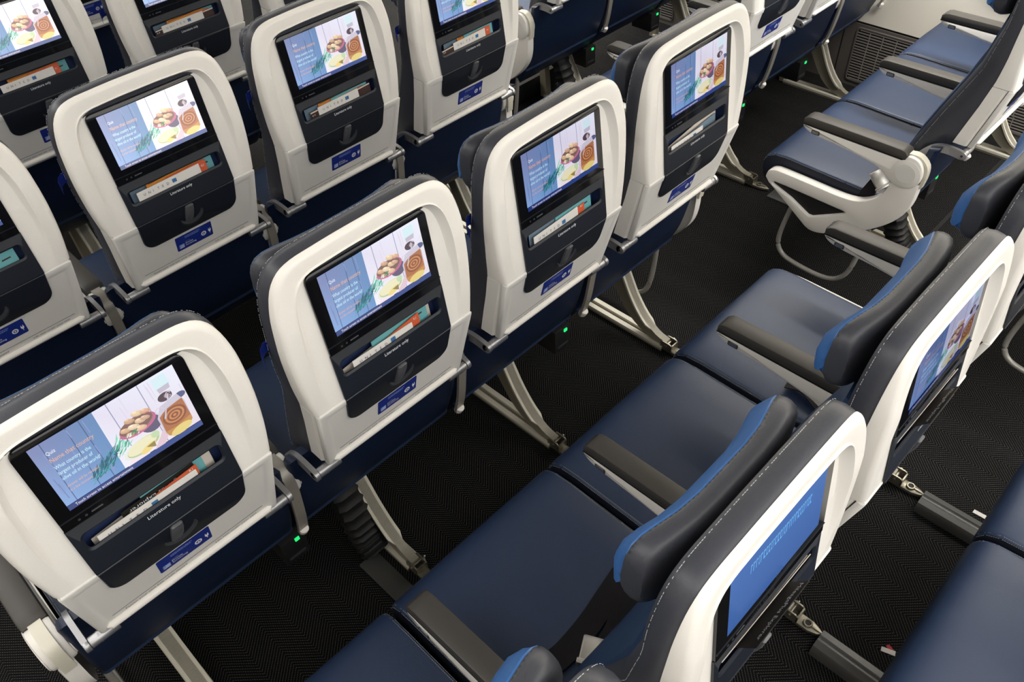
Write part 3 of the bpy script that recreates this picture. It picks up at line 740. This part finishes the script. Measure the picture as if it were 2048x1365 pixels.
    p.poly(ell(0.69, 0.725, 0.03, 0.05, 12), srgb(196, 216, 170)); p.poly(ell(0.61, 0.845, 0.062, 0.045, 16, -0.3), srgb(240, 214, 130)); p.poly([(0.60, 0.82), (0.665, 0.80), (0.66, 0.88), (0.65, 0.88)], srgb(150, 130, 70))
    # lower band and wording
    p.poly([(0, 0.925), (1, 0.925), (1, 1), (0, 1)], None, [srgb(28, 52, 120), srgb(36, 68, 138), srgb(36, 68, 138), srgb(28, 52, 120)])
    p.text('Quiz', 0.075, 0.185, -0.072, srgb(250, 250, 255), 0.060)
    p.text('Name that country', 0.072, 0.295, -0.088, srgb(236, 178, 142), 0.290)
    for i, (t, wd) in enumerate((('What country is the', 0.240), ('largest producer of', 0.230), ('olive oil in the world?', 0.262))): p.text(t, 0.072, 0.405+i*0.088, -0.075, srgb(206, 246, 255), wd)
    for i, (t, wd) in enumerate((('Answer will be revealed', 0.215), ('in a few moments', 0.155))): p.text(t, 0.072, 0.70+i*0.068, -0.056, srgb(226, 172, 150), wd)
    p.text('Touch screen to access entertainment', 0.050, 0.982, -0.058, srgb(255, 240, 236), 0.41)
    return p.build('display', gain, lift)
def mesh_blue_display():
    p = Pic(); rr = random.Random(5)
    p.poly([(0, 0), (1, 0), (1, 1), (0, 1)], None, [srgb(66, 108, 176), srgb(66, 108, 176), srgb(52, 92, 158), srgb(52, 92, 158)])
    u = 0.20
    while u < 0.84:
        w = rr.uniform(0.010, 0.022)
        p.poly([(u, 0.20), (u+w*0.35, 0.20), (u+w*0.35, 0.34), (u, 0.34)], srgb(104, 170, 226)); p.poly([(u, 0.20), (u+w, 0.20), (u+w, 0.23), (u, 0.23)], srgb(104, 170, 226))
        if rr.random() < 0.6: p.poly([(u, 0.31), (u+w, 0.31), (u+w, 0.34), (u, 0.34)], srgb(104, 170, 226))
        u += w+0.008
    return p.build('display')

# ------------------------------------------------------------------ build every part mesh once
G = dict(back_shell=mesh_back_shell(), lower_shell=mesh_lower_shell(), tray_table=mesh_tray(), tray_inset=mesh_tray_inset(), latch=mesh_latch(), placard=mesh_placard(),
         notice_l=mesh_notice(True), notice_r=mesh_notice(False), screen_bezel=mesh_bezel(), display=mesh_quiz((1.02, 1.04, 1.06), 0.05), display_angle_bright=mesh_quiz((1.35, 1.32, 1.28), 0.14), display_angle_mid=mesh_quiz((0.84, 0.85, 0.90), 0.0), display_angle_dim=mesh_quiz((0.42, 0.46, 0.58), 0.0), display_blue=mesh_blue_display(), literature_pocket=mesh_pocket(),  # bright, mid and dim copies put viewing-angle fading into the picture colours
         back_cushion=mesh_back_cushion(), back_stitch=mesh_back_stitch(), front_panel=mesh_front_panel(), headrest=mesh_headrest(), headrest_face=mesh_headrest_face(),
         seat_cushion=mesh_cushion(), stitch_l=mesh_cushion_stitch(-1), stitch_r=mesh_cushion_stitch(1), rear_cover=mesh_rear_cover(), armrest=mesh_arm(), arm_pad=mesh_arm_pad(), button_l=mesh_button(-1), button_r=mesh_button(1),
         cap_l=mesh_pivot(-1), cap_r=mesh_pivot(1), arm_bracket=mesh_bracket(), bracket_aisle=mesh_bracket(True), arm_l=mesh_tray_arm(-1), arm_r=mesh_tray_arm(1), hinge_l=mesh_hinge(-1), hinge_r=mesh_hinge(1), leg=mesh_leg(), floor_fitting=mesh_fitting(),
         end_l=mesh_end_panel(-1), end_r=mesh_end_panel(1), bar_l=mesh_bag_bar(-1), bar_r=mesh_bag_bar(1), outlet=mesh_outlet(), indicator=mesh_indicator(), shroud=mesh_shroud(),
         equipment=mesh_equipment(), leds=mesh_leds(), tab=mesh_tab(), belt_wide=mesh_belt_wide(), belt_short=mesh_belt_short(), belt_aisle=mesh_belt_aisle(),
         buckle_b=mesh_buckle((-0.050, 0.228, 0.494), 0.5, 0.15), buckle_w=mesh_buckle((-0.252, 0.212, 0.520), 0.9, -1.05))

def part(name, key, parent, loc=(0, 0, 0), label=None):
    o = D.objects.new(name, G[key]); o.parent = parent; o.location = loc; COL.objects.link(o)
    if label: o['label'] = label
    return o
def struct(name, mb):
    o = D.objects.new(name, mb.build(name)); COL.objects.link(o); o['kind'] = 'structure'; return o
def tag(o, label, cat, group=None):
    o['label'] = label; o['category'] = cat
    if group: o['group'] = group
    return o

SEATS = {}
def seat(key, x, y, label, group, legs=(), left_arm=False, aisle=None, display='display', outlet=False, shroud=None, equip=False, belt=None, tabbed=False, back=True):
    if equip:
        e = D.objects.new('equipment_box', G['equipment']); e.location = (x, y, 0); COL.objects.link(e)
        tag(e, 'black electronics box with tiny blue-white lights on the floor at top', 'electronics box'); part('indicator_light', 'leds', e, label='tiny blue-white lights')
    r = D.objects.new('airline_seat', None); COL.objects.link(r); r.location = (x, y, 0); r.empty_display_size = 0.1
    tag(r, label, 'seat', group); SEATS[key] = (x, y)
    c = part('seat_cushion', 'seat_cushion', r); part('stitching', 'stitch_l', c); part('stitching', 'stitch_r', c)
    part('rear_cover', 'rear_cover', r)
    if back:
        part('back_shell', 'back_shell', r); part('lower_shell', 'lower_shell', r)
        t = part('tray_table', 'tray_table', r); part('tray_inset', 'tray_inset', t, label='dark navy lower panel'); part('latch', 'latch', t); part('placard', 'placard', t, label='blue sticker with white icons'); part('printed_notice', 'notice_l', t); part('printed_notice', 'notice_r', t)
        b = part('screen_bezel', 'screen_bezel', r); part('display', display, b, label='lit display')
        part('literature_pocket', 'literature_pocket', r)
        bc = part('back_cushion', 'back_cushion', r); part('stitching', 'back_stitch', bc); part('front_panel', 'front_panel', r, label='deep blue front panel')
        h = part('headrest', 'headrest', r); part('headrest_face', 'headrest_face', h, label='bright blue headrest face')
        for s in 'lr':
            ta = part('tray_arm', 'arm_'+s, r); part('hinge', 'hinge_'+s, ta)
        if tabbed: part('fabric_tab', 'tab', r, label='royal blue tab')
    for s in ((-1, 1) if left_arm else (1,)):
        X = s*SP/2 if s > 0 else -SP/2
        if aisle and ((aisle == 'l' and s < 0) or (aisle == 'r' and s > 0)): X = s*0.2560
        a = part('armrest', 'armrest', r, (X, 0, 0)); part('arm_pad', 'arm_pad', a, label='grey arm pad'); part('recline_button', 'button_l', a); part('recline_button', 'button_r', a); part('pivot_cap', 'cap_l', a); part('pivot_cap', 'cap_r', a)
        part('arm_bracket', 'bracket_aisle' if abs(X) > 0.25 else 'arm_bracket', r, (X, 0, 0))
    for lx in legs:
        l = part('leg', 'leg', r, (lx, 0, 0)); part('floor_fitting', 'floor_fitting', l)
    if aisle: part('end_panel', 'end_'+aisle, r); part('baggage_bar', 'bar_'+aisle, r)
    if outlet:
        p = part('power_outlet', 'outlet', r); part('indicator_light', 'indicator', p, label='green light')
    if shroud is not None: part('cable_shroud', 'shroud', r, (shroud, 0, 0))
    if belt: 
        b = part('seat_belt', 'belt_'+belt, r)
        if belt == 'wide': part('buckle', 'buckle_b', b, label='polished buckle')
        if belt == 'aisle': part('buckle', 'buckle_w', b, label='polished buckle')
    return r

# ------------------------------------------------------------------ the setting
mb = MB(); mb.box(-3.3, 3.45, -8.2, 6.2, -0.04, 0.0, 'carpet'); struct('floor', mb)
def wall_profile(s):
    return [(s*3.150, 0.0), (s*3.150, 0.302), (s*3.155, 0.306), (s*3.19, 0.60), (s*3.17, 0.95), (s*3.06, 1.40), (s*2.90, 1.75), (s*2.70, 2.15), (s*2.62, 2.44)]
for s, nm in ((1, 'wall_right'), (-1, 'wall_left')):
    mb = MB(); p = wall_profile(s)[2:]; q = [(x+s*0.06, z) for x, z in reversed(p)]
    pr = p+q
    mb.prism(pr, 'y', -8.2, 6.2, 'wall', smooth=False); struct(nm, mb)
# dado with grilles along the right wall
mb = MB(); 
mb.box(3.152, 3.215, -8.2, 6.2, 0.0, 0.296, 'dado'); mb.box(3.158, 3.215, -8.2, 6.2, 0.296, 0.304, 'ventdark')
for y in (0.585, 0.655): mb.box(3.1505, 3.1530, y-0.002, y+0.002, 0.0, 0.296, 'ventdark')
struct('baseboard_right', mb)
mb = MB(); mb.box(-3.215, -3.152, -8.2, 6.2, 0.0, 0.304, 'dado'); struct('baseboard_left', mb)
def grille(y0, y1, label):
    mb = MB(); z0, z1 = 0.022, 0.284
    fr = [(3.1515, 3.1475)]
    o = rrect(y0, y1, z0, z1, 0.022, 5); i = inset(o, 0.010)
    mb.loft([[(3.1525, y, z) for y, z in o], [(3.1475, y, z) for y, z in inset(o, 0.003)], [(3.1475, y, z) for y, z in inset(o, 0.008)], [(3.1515, y, z) for y, z in i]], 'dado', cap=False)
    root = D.objects.new('air_grille', mb.build('air_grille')); COL.objects.link(root); tag(root, label, 'vent', 'air grilles along the side wall')
    mb = MB(); mb.loft([[(3.1519, y, z) for y, z in i], [(3.1512, y, z) for y, z in i]], 'ventdark'); b = D.objects.new('backing', mb.build('backing')); b.parent = root; COL.objects.link(b)
    mb = MB(); n = 19
    for k in range(n):
        z = z0+0.014+(z1-z0-0.028)*k/(n-1); e = 0.018 if 0 < k < n-1 else 0.026
        mb.box(3.1485, 3.1512, y0+e-0.007, y1-e+0.007, z-0.0026, z+0.0026, 'ventslat')
    y = y1-0.07; j = 0
    while y > y0+0.03:
        for a, b_, dy in ((z0+0.012, 0.095, 0.0), (0.095, 0.205, 0.006*(j % 2)), (0.205, z1-0.012, 0.0)): mb.box(3.1480, 3.1505, y+dy-0.002, y+dy+0.002, a, b_, 'ventslat')
        y -= 0.064; j += 1
    g = D.objects.new('slats', mb.build('slats')); g.parent = root; COL.objects.link(g)
grille(-0.44, 0.528, 'dark slatted air grille in the wall base beside the upper right row of cushions')
grille(0.76, 1.490, 'dark slatted air grille at the wall foot behind the window-block row ahead')
grille(1.545, 1.70, 'short dark air grille low on the wall, near the top edge of the photo')
mb = MB(); mb.box(-2.85, 2.85, -8.2, 6.2, 2.44, 2.48, 'ceiling'); struct('ceiling', mb)

# ------------------------------------------------------------------ middle block: columns 1-4, rows C B A Z Y X from near to far
def CX(c): return (c-2)*SP
ROWY = {'C': -2*PITCHY, 'B': -PITCHY, 'A': 0.0, 'Z': PITCHY, 'Y': 2*PITCHY, 'X': 3*PITCHY}
ORD = ['', 'first', 'second', 'third', 'fourth']
LEG = {1: [-0.585-CX(1)], 2: [-0.0115-CX(2)], 3: [0.5495-CX(3)], 4: [1.1085-CX(4)]}
lab = {
 'A1': 'seat at lower left showing the largest lit quiz screen',
 'A2': 'seat left of centre, quiz screen, just right of the largest screen',
 'A3': 'seat at picture centre top, quiz screen, third in the nearest row of screens',
 'A4': 'aisle seat with the steeply angled quiz screen, right end of the nearest row of screens',
 'B1': 'seat showing only a blue headrest tip at the bottom edge, beside a silver buckle',
 'B2': 'seat seen edge-on with a plain blue lit screen and bright blue headrest',
 'B3': 'seat seen edge-on with a dim quiz screen, behind the blue-screen seat',
 'B4': 'seat at right edge, blue headrest above bag rail, farthest of the edge-on row',
 'C3': 'navy cushion at the bottom right corner, left of the cushion seam',
 'C4': 'navy cushion cut by the right edge, beyond the cushion seam at lower right',
 'Z1': 'seat cut by the left edge, teal magazine and only the right part showing',
 'Z2': 'seat at upper left with bright quiz screen and white brochure, behind the largest screen',
 'Z3': 'seat at top centre-left with quiz screen, orange card and blue-grey cover',
 'Z4': 'seat at top centre with screen cut by the top edge, last before the aisle',
 'Y2': 'seat in the top left corner with a washed-out quiz screen',
 'Y3': 'seat at the top left whose pocket shows, screen cut by the top edge',
 'Y4': 'seat glimpsed at the top edge between two headrests, white shell only',
 'X2': 'farthest seat at top left, just its blue sticker showing in the gap',
 'X3': 'farthest middle-block seat behind the cut-off screen at top left',
}
for key in ('A1', 'A2', 'A3', 'A4', 'B1', 'B2', 'B3', 'B4', 'C3', 'C4', 'Z1', 'Z2', 'Z3', 'Z4', 'Y2', 'Y3', 'Y4', 'X2', 'X3'):
    r, c = key[0], int(key[1])
    seat(key, CX(c), ROWY[r], lab[key], 'seats of the middle block', legs=LEG[c], left_arm=(c == 1), aisle={1: 'l', 4: 'r'}.get(c),
         display={'B2': 'display_blue', 'B3': 'display_angle_dim', 'B4': 'display_angle_dim', 'A4': 'display_angle_mid', 'A3': 'display_angle_mid'}.get(key, 'display_angle_bright' if r in 'YX' or key == 'Z2' else 'display'), outlet=(c in (1, 3) and r in 'AZ'), shroud=(LEG[2][0] if key == 'A2' else None),  # brightness copy per seat stands in for off-angle screen fading
         belt={'B2': 'wide', 'B4': 'short'}.get(key), tabbed=(r in 'AZY'))
# window block, three abreast, staggered against the middle block
WX0, WY0 = 1.929+0.0135, -0.463
wl = {'WA0': 'aisle-side seat at upper right with white end panel and silver buckle', 'WA1': 'second seat from the aisle in the upper right row of blue cushions', 'WA2': 'window seat at upper right, cushion touching the ivory wall',
      'WZ0': 'aisle seat at top right with blue sticker, ahead of the upper right cushions', 'WZ1': 'middle seat at the top edge, silver tray hinge, ahead of the upper right cushions', 'WZ2': 'window seat at the top edge, navy back cover against the ivory wall',
      'WY0': 'far aisle seat at top with silver tray arm and boxed electronics below', 'WY1': 'far middle seat at the top edge, grey floor rail beneath', 'WY2': 'far window seat at the top edge near the small grille',
      'WB0': 'aisle seat cut by the right edge, bent grey bag rail showing'}
for k, row in enumerate(('WA', 'WZ', 'WY', 'WB')):
    for c in range(3):
        key = row+str(c)
        if key not in wl: continue
        y = WY0+{'WA': 0, 'WZ': 1, 'WY': 2, 'WB': -1}[row]*PITCHY
        seat(key, WX0+c*SP, y, wl[key], 'seats of the window block', legs=([0.18] if c == 0 else [1.045-2*SP] if c == 2 else []), left_arm=(c == 0), aisle='l' if c == 0 else None,
             outlet=(c in (0, 1)), shroud=(0.18 if row in ('WA', 'WY') and c == 0 else None), equip=(row == 'WY' and c == 0), belt='aisle' if key == 'WA0' else None)

# ------------------------------------------------------------------ papers in the literature pockets
def paper(seatkey, name, x0, x1, zt0, zt1, d, mat, label, cat, th=0.0012, text=None, skew=0.0, zb=0.880, pages=False):
    """a leaf standing in a pocket: x range, top height at both ends, depth d behind the pocket plane"""
    sx, sy = SEATS[seatkey]
    mb = MB()
    def S(x, z, dd=0.0): return (x, yup(z)+d+(z-zb)*skew-dd, z)
    z0 = lambda x: zt0+(zt1-zt0)*(x-x0)/(x1-x0)
    o = [(x0, zb), (x1, zb), (x1, zt1), (x1-0.002, zt1+0.0005), (x0+0.002, zt0+0.0005), (x0, zt0)]
    n = 4 if pages else 1
    for k in range(n):
        q = o if k == 0 else [(x0+0.002*k, zb), (x1-0.0035*k, zb), (x1-0.0035*k, zt1-0.0018*k), (x0+0.002*k, zt0-0.0018*k)]
        e = -k*(th+0.0006)
        mb.loft([[S(x, z, e) for x, z in q], [S(x, z, e-th) for x, z in q]], mat if k == 0 else 'cream', smooth=False)
    for t in (text or []):
        kind = t[0]
        fn = lambda u, v: S(u, v, 0.0004)
        if kind == 'poly': put_poly(mb, t[1], fn, t[2])
        else: put_text(mb, t[1], t[2], t[3], t[4], (fn if kind != 'flipx' else (lambda u, v: S(u, v, -th-0.0005))), t[5], t[6], flip={'flip': True, 'flipx': 'x'}.get(kind, False))
    ob = D.objects.new(name, mb.build(name)); ob.location = (sx, sy, 0); COL.objects.link(ob)
    return tag(ob, label, cat)
WHERE = {'A1': 'the largest-screen seat', 'A2': 'the seat left of centre', 'A3': 'the picture-centre seat', 'A4': 'the steeply angled aisle seat',
         'Z1': 'the seat cut by the left edge', 'Z2': 'the bright upper left seat', 'Z3': 'the top centre-left seat', 'Z4': 'the top centre aisle-end seat', 'Y2': 'the top left corner seat', 'Y3': 'the cut-off top left seat',
         'B2': 'the blue-screen seat', 'B3': 'the dim-screen seat'}
def brochure(k, x0=-0.098, x1=0.066, zt=(0.936, 0.938), d=0.0045):
    w = x1-x0
    tx = []
    for i, ch in enumerate('UNITED'): tx.append(('text', ch, x0+0.014+i*0.0118, zt[0]-0.0125, 0.0085, 'navyink', None))
    tx += [('poly', [(x0+0.088, zt[0]-0.0135), (x0+0.099, zt[0]-0.0135), (x0+0.099, zt[0]-0.0045), (x0+0.088, zt[0]-0.0045)], 'globe'),
           ]
    paper(k, 'brochure', x0, x1, *zt, d, 'paper', 'white brochure with navy letters and blue square, in '+WHERE[k], 'brochure', text=tx)
def redmenu(k, num, x0=-0.02, x1=0.082, zt=(0.934, 0.9375), d=0.0075):
    t = [('text', num, x1-0.014, 0.926, 0.0075, 'paper', None)]
    paper(k, 'menu_card', x0, x1, *zt, d, 'red', 'orange-red menu card with a small code, in '+WHERE[k], 'card', text=t)
def orangecard(k, x0=-0.062, x1=0.068, zt=(0.943, 0.9485), d=0.0125):
    t = [('poly', [(x0+0.006, zt[0]-0.003), (x1-0.006, zt[1]-0.003), (x1-0.006, zt[1]-0.0042), (x0+0.006, zt[0]-0.0042)], 'brown')]
    paper(k, 'safety_card', x0, x1, *zt, d, 'orange', 'orange card standing highest, in '+WHERE[k], 'card', text=t)
def teal(k, x0=-0.03, x1=0.098, zt=(0.939, 0.942), d=0.0100, dark=True, pages=False):
    t = [('poly', [(x1-0.032, 0.9245), (x1-0.012, 0.9255), (x1-0.012, 0.9285), (x1-0.030, 0.9280)], 'brown')] if dark else []
    paper(k, 'magazine', x0, x1, *zt, d, 'teal', 'teal-covered magazine in '+WHERE[k], 'magazine', text=t, th=0.0016)
def slate(k, x0=-0.104, x1=-0.02, zt=(0.9385, 0.9405), d=0.0165):
    paper(k, 'magazine', x0, x1, *zt, d, 'slate', 'slate-blue magazine, left in the pocket of '+WHERE[k], 'magazine', th=0.0016)
def darkmag(k, x0=-0.112, x1=0.105, zt=(0.926, 0.9335), d=0.0015, z=0.0):
    t = [('poly', [(x0, zt[0]-0.0035), (x1, zt[1]-0.0035), (x1, zt[1]), (x0, zt[0])], 'cream'), ('poly', [(x0+0.004, 0.9195), (x0+0.006, 0.9195), (x0+0.007, 0.9225), (x0+0.005, 0.9225)], 'paper'), ('poly', [(x0+0.010, 0.9198), (x0+0.012, 0.9198), (x0+0.013, 0.9228), (x0+0.011, 0.9228)], 'paper')]
    paper(k, 'magazine', x0, x1, *zt, 0.0062, 'brown', 'dark brown magazine with pale page edge in '+WHERE[k], 'magazine', text=t, th=0.0014)
def explorer(k, x0=-0.055, x1=0.072, zt=(0.9355, 0.938), d=0.0125, skew=0.0):
    t = [('flipx' if skew else 'flip', 'MileagePlus Explorer', x1-0.004, zt[0]-(0.010 if skew else 0.004), 0.0095 if not skew else 0.0085, 'white', min(0.112, x1-x0-0.008))]
    paper(k, 'leaflet', x0, x1, *zt, d, 'darkcard', 'black leaflet with white upside-down lettering, in '+WHERE[k], 'leaflet', text=t, skew=skew, zb=0.919 if skew else 0.880)
def pagesmag(k, x0=-0.108, x1=0.104, zt=(0.926, 0.936), d=0.0185, skew=0.0):
    paper(k, 'magazine', x0, x1, *zt, d, 'cream', 'magazine with fanned cream page edges in '+WHERE[k], 'magazine', pages=True, skew=skew, zb=0.919 if skew else 0.880)

brochure('A1', -0.100, 0.070, (0.9255, 0.9265)); redmenu('A1', 'R1', 0.0, 0.074, (0.926, 0.9325)); explorer('A1', zt=(0.930, 0.9345)); teal('A1', -0.02, 0.088, (0.938, 0.9425), 0.0155, False); pagesmag('A1', zt=(0.914, 0.932))
brochure('A2', -0.092, 0.05, (0.9285, 0.9275)); redmenu('A2', 'R1', -0.01, 0.070, (0.926, 0.936)); teal('A2', -0.04, 0.094, (0.933, 0.9435), 0.0135); pagesmag('A2', zt=(0.912, 0.934))
brochure('A3', -0.095, 0.045, (0.931, 0.935)); redmenu('A3', 'R1', -0.005, 0.070, (0.924, 0.932)); teal('A3', -0.02, 0.095, (0.938, 0.9445), 0.0105); slate('A3', -0.10, 0.0, (0.937, 0.940), 0.0135); orangecard('A3', -0.09, 0.10, (0.9385, 0.9455), 0.0185)
brochure('A4', -0.098, 0.03, (0.9245, 0.9265)); slate('A4', -0.09, 0.095, (0.914, 0.929), 0.0125); pagesmag('A4', zt=(0.914, 0.940))
brochure('Z2', -0.098, 0.064); redmenu('Z2', 'R3', -0.02, 0.083, (0.938, 0.941)); orangecard('Z2', -0.068, 0.074, (0.944, 0.948)); teal('Z2', -0.02, 0.104, (0.939, 0.9425), 0.0165); slate('Z2', -0.107, -0.06, (0.936, 0.937), 0.0205)
brochure('Z3', -0.068, 0.064); redmenu('Z3', 'R1', 0.0, 0.083, (0.936, 0.9385)); orangecard('Z3', -0.060, 0.055, (0.943, 0.9485)); teal('Z3', -0.02, 0.098, (0.940, 0.945), 0.0100); slate('Z3', -0.102, -0.02, (0.9395, 0.9415)); darkmag('Z3', -0.092, 0.105, (0.931, 0.938))
brochure('Z4', -0.068, 0.060); redmenu('Z4', 'R1', 0.0, 0.083, (0.937, 0.9395)); orangecard('Z4', -0.045, 0.052, (0.9425, 0.9485)); teal('Z4', -0.02, 0.095, (0.942, 0.945), 0.0100); slate('Z4', -0.095, -0.02, (0.9385, 0.941)); darkmag('Z4', -0.112, -0.0, (0.928, 0.934))
brochure('Y2', -0.098, 0.055); redmenu('Y2', 'R1', -0.02, 0.073, (0.939, 0.943)); orangecard('Y2', -0.072, 0.072, (0.944, 0.9475)); teal('Y2', 0.0, 0.098, (0.941, 0.943), 0.0165)
brochure('Y3', -0.082, 0.062); redmenu('Y3', 'R1', 0.0, 0.086, (0.936, 0.939)); orangecard('Y3', -0.058, 0.07, (0.943, 0.9485)); teal('Y3', -0.01, 0.104, (0.940, 0.944), 0.0165); slate('Y3', -0.102, -0.02, (0.937, 0.938), 0.0205); darkmag('Y3', -0.105, 0.10, (0.929, 0.937))
teal('Z1', 0.0, 0.104, (0.940, 0.943), 0.0100)
explorer('B2', -0.070, 0.060, (0.953, 0.953), 0.0040, -0.85); pagesmag('B2', zt=(0.936, 0.944), d=0.0110, skew=-0.55)
explorer('B3', -0.045, 0.060, (0.950, 0.950), 0.0040, -0.85); pagesmag('B3', zt=(0.936, 0.944), d=0.0110, skew=-0.55)

# ------------------------------------------------------------------ seat track covers and floor scraps
def track_cover(x, y0, y1, label, flat=False, w=0.034):
    mb = MB()
    if flat: pr = [(-w, 0.0005), (w, 0.0005), (w, 0.004), (w-0.004, 0.007), (-w+0.004, 0.007), (-w, 0.004)]
    else: pr = [(-w, 0.0005), (w, 0.0005), (w, 0.022), (w-0.008, 0.034), (0.009, 0.037), (0.005, 0.034), (-0.005, 0.034), (-0.009, 0.037), (-w+0.008, 0.034), (-w, 0.022)]
    mb.prism(pr, 'y', y0, y1, 'duct', smooth=False)
    o = D.objects.new('track_cover', mb.build('track_cover')); o.location = (x, 0, 0); COL.objects.link(o); tag(o, label, 'track cover', 'dark covers over the seat rails')
track_cover(1.083, -1.12, -0.818, 'dark grey rounded floor rail cover beside the shorter white scrap at right')
track_cover(0.524, -1.12, -0.818, 'dark grey rounded floor rail cover at the bottom edge, right of the brochures')
track_cover(-0.085, -0.36, 0.185, 'flat black floor rail cover beside the ribbed black cable sleeve', True, 0.030)
track_cover(2.122, -0.06, 0.29, 'flat dark floor rail cover running under the white end panel', True, 0.036)
mb = MB(); mb.box(2.05, 3.10, -0.317, -0.303, 0.0005, 0.002, 'ventdark'); struct('trim_1', mb)
def scrap(x, y, rz, label, red=False):
    mb = MB(); mb.prism([(-0.009, -0.016), (0.004, -0.018), (0.009, 0.014), (-0.003, 0.017)], 'z', 0.0008, 0.0020, 'paper')
    if red: mb.prism([(0.006, -0.014), (0.018, -0.004), (0.014, 0.004), (0.007, 0.0)], 'z', 0.0008, 0.0016, 'scrapred')
    o = D.objects.new('paper_scrap', mb.build('paper_scrap')); o.location = (x, y, 0); o.rotation_euler = (0, 0, rz); COL.objects.link(o); tag(o, label, 'scrap')
scrap(0.626, -0.955, 0.5, 'small white scrap with a red edge on the carpet at lower right', True)
scrap(1.160, -0.955, 0.2, 'small grey-white scrap on the carpet near the right edge')
